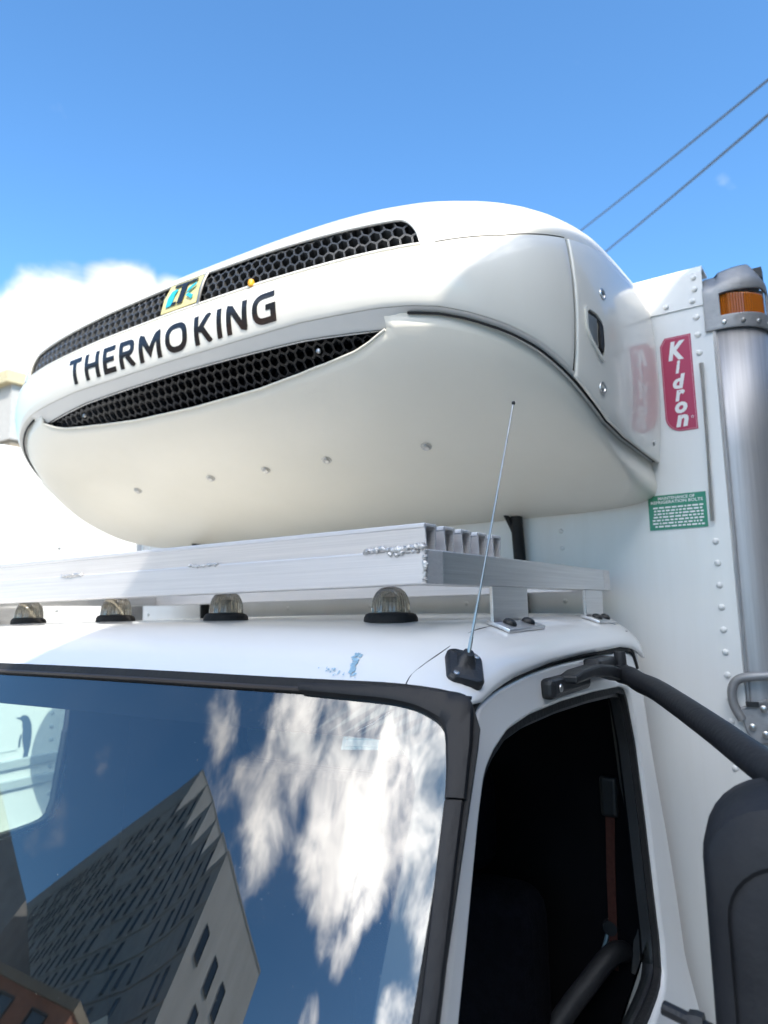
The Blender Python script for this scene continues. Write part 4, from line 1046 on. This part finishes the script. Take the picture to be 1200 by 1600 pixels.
# cast grab handle on the corner post
gh = obj('grab_handle', *tube(smooth_path([(-.243,1.882,-.27),(-.258,1.878,-.235),(-.258,1.876,-.200),(-.243,1.876,-.178),(-.205,1.876,-.170),(-.16,1.890,-.170),(-.13,1.93,-.180),(-.115,1.96,-.23),(-.125,1.94,-.30)], 6), .0105, 12), M['castal'], truck)
o = obj('handle_plate', *prism([(-.250,-.245),(-.19,-.222),(-.17,-.24),(-.17,-.32),(-.215,-.325),(-.236,-.30)], lambda x, z: (x, 1.878+.5*max(0,x+.20)**1.0, z), lambda x, z: (x, 1.892+.5*max(0,x+.20), z)), M['castal'], gh, smooth=0); bevel(o, .004, 2)
o = obj('handle_slot', *boxvf(-.232, -.205, 1.874, 1.880, -.240, -.228), M['black'], gh, smooth=0)
for x, z in ((-.196,-.243),(-.222,-.285),(-.196,-.300)):
    obj('handle_bolt', *lathe([(.008,.0),(.008,-.004),(.004,-.006),(0,-.006)], 10, (x, 1.876, z), 'Y', cap=False), M['steel'], gh)

# ================================================================ roof rack
rack = root('roof_rack', (XC, 1.3, -.02), 'welded bare aluminium rack on feet over the cab roof with five slats', 'roof rack')
XR = -.50; XL = 2*XC+.50; ZB, ZS = .036, .086
rl = obj('front_rail', *boxvf(XL, XR, .873, .923, ZB, ZS), M['alu_x'], rack, smooth=0); bevel(rl, .0022, 2)
for s in (1, -1):
    x1 = XR if s > 0 else XL+.05
    o = obj('side_rail', *boxvf(x1-.05, x1, .9235, 1.735, ZB+.0003, ZS+.0003), M['alu_y'], rack, smooth=0); bevel(o, .0022, 2)
o = obj('rear_rail', *boxvf(XL, XR, 1.7355, 1.785, ZB, ZS), M['alu_x'], rack, smooth=0); bevel(o, .0022, 2)
# slat profile: open at the bottom, ribbed top, sides leaning in
def slat_profile(y0, w):
    t = .0028; top = .1215; lo = ZS+.0004
    out = [(y0+.004, lo)]
    out += [(y0+.0005, top-.006), (y0-.0015, top-.004), (y0-.0015, top)]
    nr = 6
    for i in range(nr):
        a = y0+(w)*(i+.15)/nr; b = y0+w*(i+.85)/nr
        out += [(a, top), (a+.0006, top+.0016), (b-.0006, top+.0016), (b, top)]
    out += [(y0+w+.0015, top), (y0+w+.0015, top-.004), (y0+w-.0005, top-.006), (y0+w-.004, lo)]
    inn = [(y0+w-.004-t, lo), (y0+w-.0005-t, top-.007), (y0+w-.006, top-t), (y0+.006, top-t), (y0+t+.0005, top-.007), (y0+.004+t, lo)]
    return out+inn
me0 = None
for i, y0 in enumerate((.8735, .9305, .987, 1.045, 1.102)):
    if me0 is None:
        sl = obj('slat', *prism(slat_profile(.8735, .034), lambda y, z: (XR-.001, y, z), lambda y, z: (XL+.001, y, z)), M['alu_x'], rack, smooth=0); me0 = sl.data
    else:
        sl = bpy.data.objects.new('slat', me0); link(sl, rack); sl.location = (0, y0-.8735, 0)
# feet
def foot(s, y0, y1):
    sg = 1 if s > 0 else -1
    def X(x): return x if s > 0 else 2*XC-x
    u = .845
    zr = roof(u, (y0+y1)/2)
    def bxs(xa, xb, *r_): return boxvf(min(X(xa), X(xb)), max(X(xa), X(xb)), *r_)
    o = obj('leg', *bxs(-.507, -.5005, y0, y1, zr+.004, ZB-.0004), M['alu_y'], rack, smooth=0); bevel(o, .0012, 2)
    def fl(y, e, d): 
        x = -.512+e; uu = x-XC; return (X(x), y, max(roof(uu, y), zr-.030)+.0015+d+ (0 if e < .02 else 0))
    n = lin(0, .042, 4)
    V, F = grid(lambda e, y: fl(y, e, .0062), n, [y0-.004, (y0+y1)/2, y1+.004]); V2, F2 = grid(lambda e, y: fl(y, e, 0), n, [y0-.004, (y0+y1)/2, y1+.004])
    o2 = obj('foot_plate', V, F, M['alu'], o, smooth=50); solid(o2, .0062); bevel(o2, .0012, 2)
    bt = shared('foot_bolt', *lathe([(.012,0),(.0118,.003),(.0095,.0065),(.005,.0085),(0,.009)], 14, cap=False), M['black'])
    for yy in (y0+.035, y1-.035):
        e = .024; p = fl(yy, e, .0062); q = fl(yy, e+.005, .0062); sl_ = math.atan2(q[2]-p[2], .005)
        piece('foot_bolt', bt, o, p, (0, -sl_*sg, 0))
for s in (1, -1):
    foot(s, 1.093, 1.245); foot(s, 1.585, 1.715)
# weld beads
def weld(pts, r0, seed, n=40):
    rw_ = random.Random(seed); P = smooth_path(pts, max(2, n//(len(pts)-1)))
    P = [(p[0]+rw_.uniform(-.0008,.0008), p[1]+rw_.uniform(-.001,.0004), p[2]+rw_.uniform(-.0016,.0016)) for p in P]
    rr = [r0*rw_.uniform(.55, 1.35) for _ in P]; rr[0] = rr[-1] = r0*.3
    return obj('weld_bead', *tube(P, rr, 8), M['weld'], rl, smooth=60)
yw = .8725
weld([(-.605,yw,.0875),(-.58,yw,.0895),(-.55,yw,.0865),(-.52,yw,.0885),(-.5,yw,.0905)], .0046, 1, 44)
weld([(-.566,yw,.084),(-.55,yw,.080),(-.53,yw,.084),(-.51,yw,.083)], .0032, 9, 24)
weld([(-.5005,yw+.001,.09),(-.501,yw,.07),(-.5005,yw,.055),(-.502,yw,.040)], .0040, 2, 36)
for i, x in enumerate((-.99, -1.375, -1.72, -2.05)):
    weld([(x,yw,.0868),(x+.025,yw,.0850),(x+.055,yw,.0865),(x+.075,yw,.0858)], .0028, 20+i, 26)
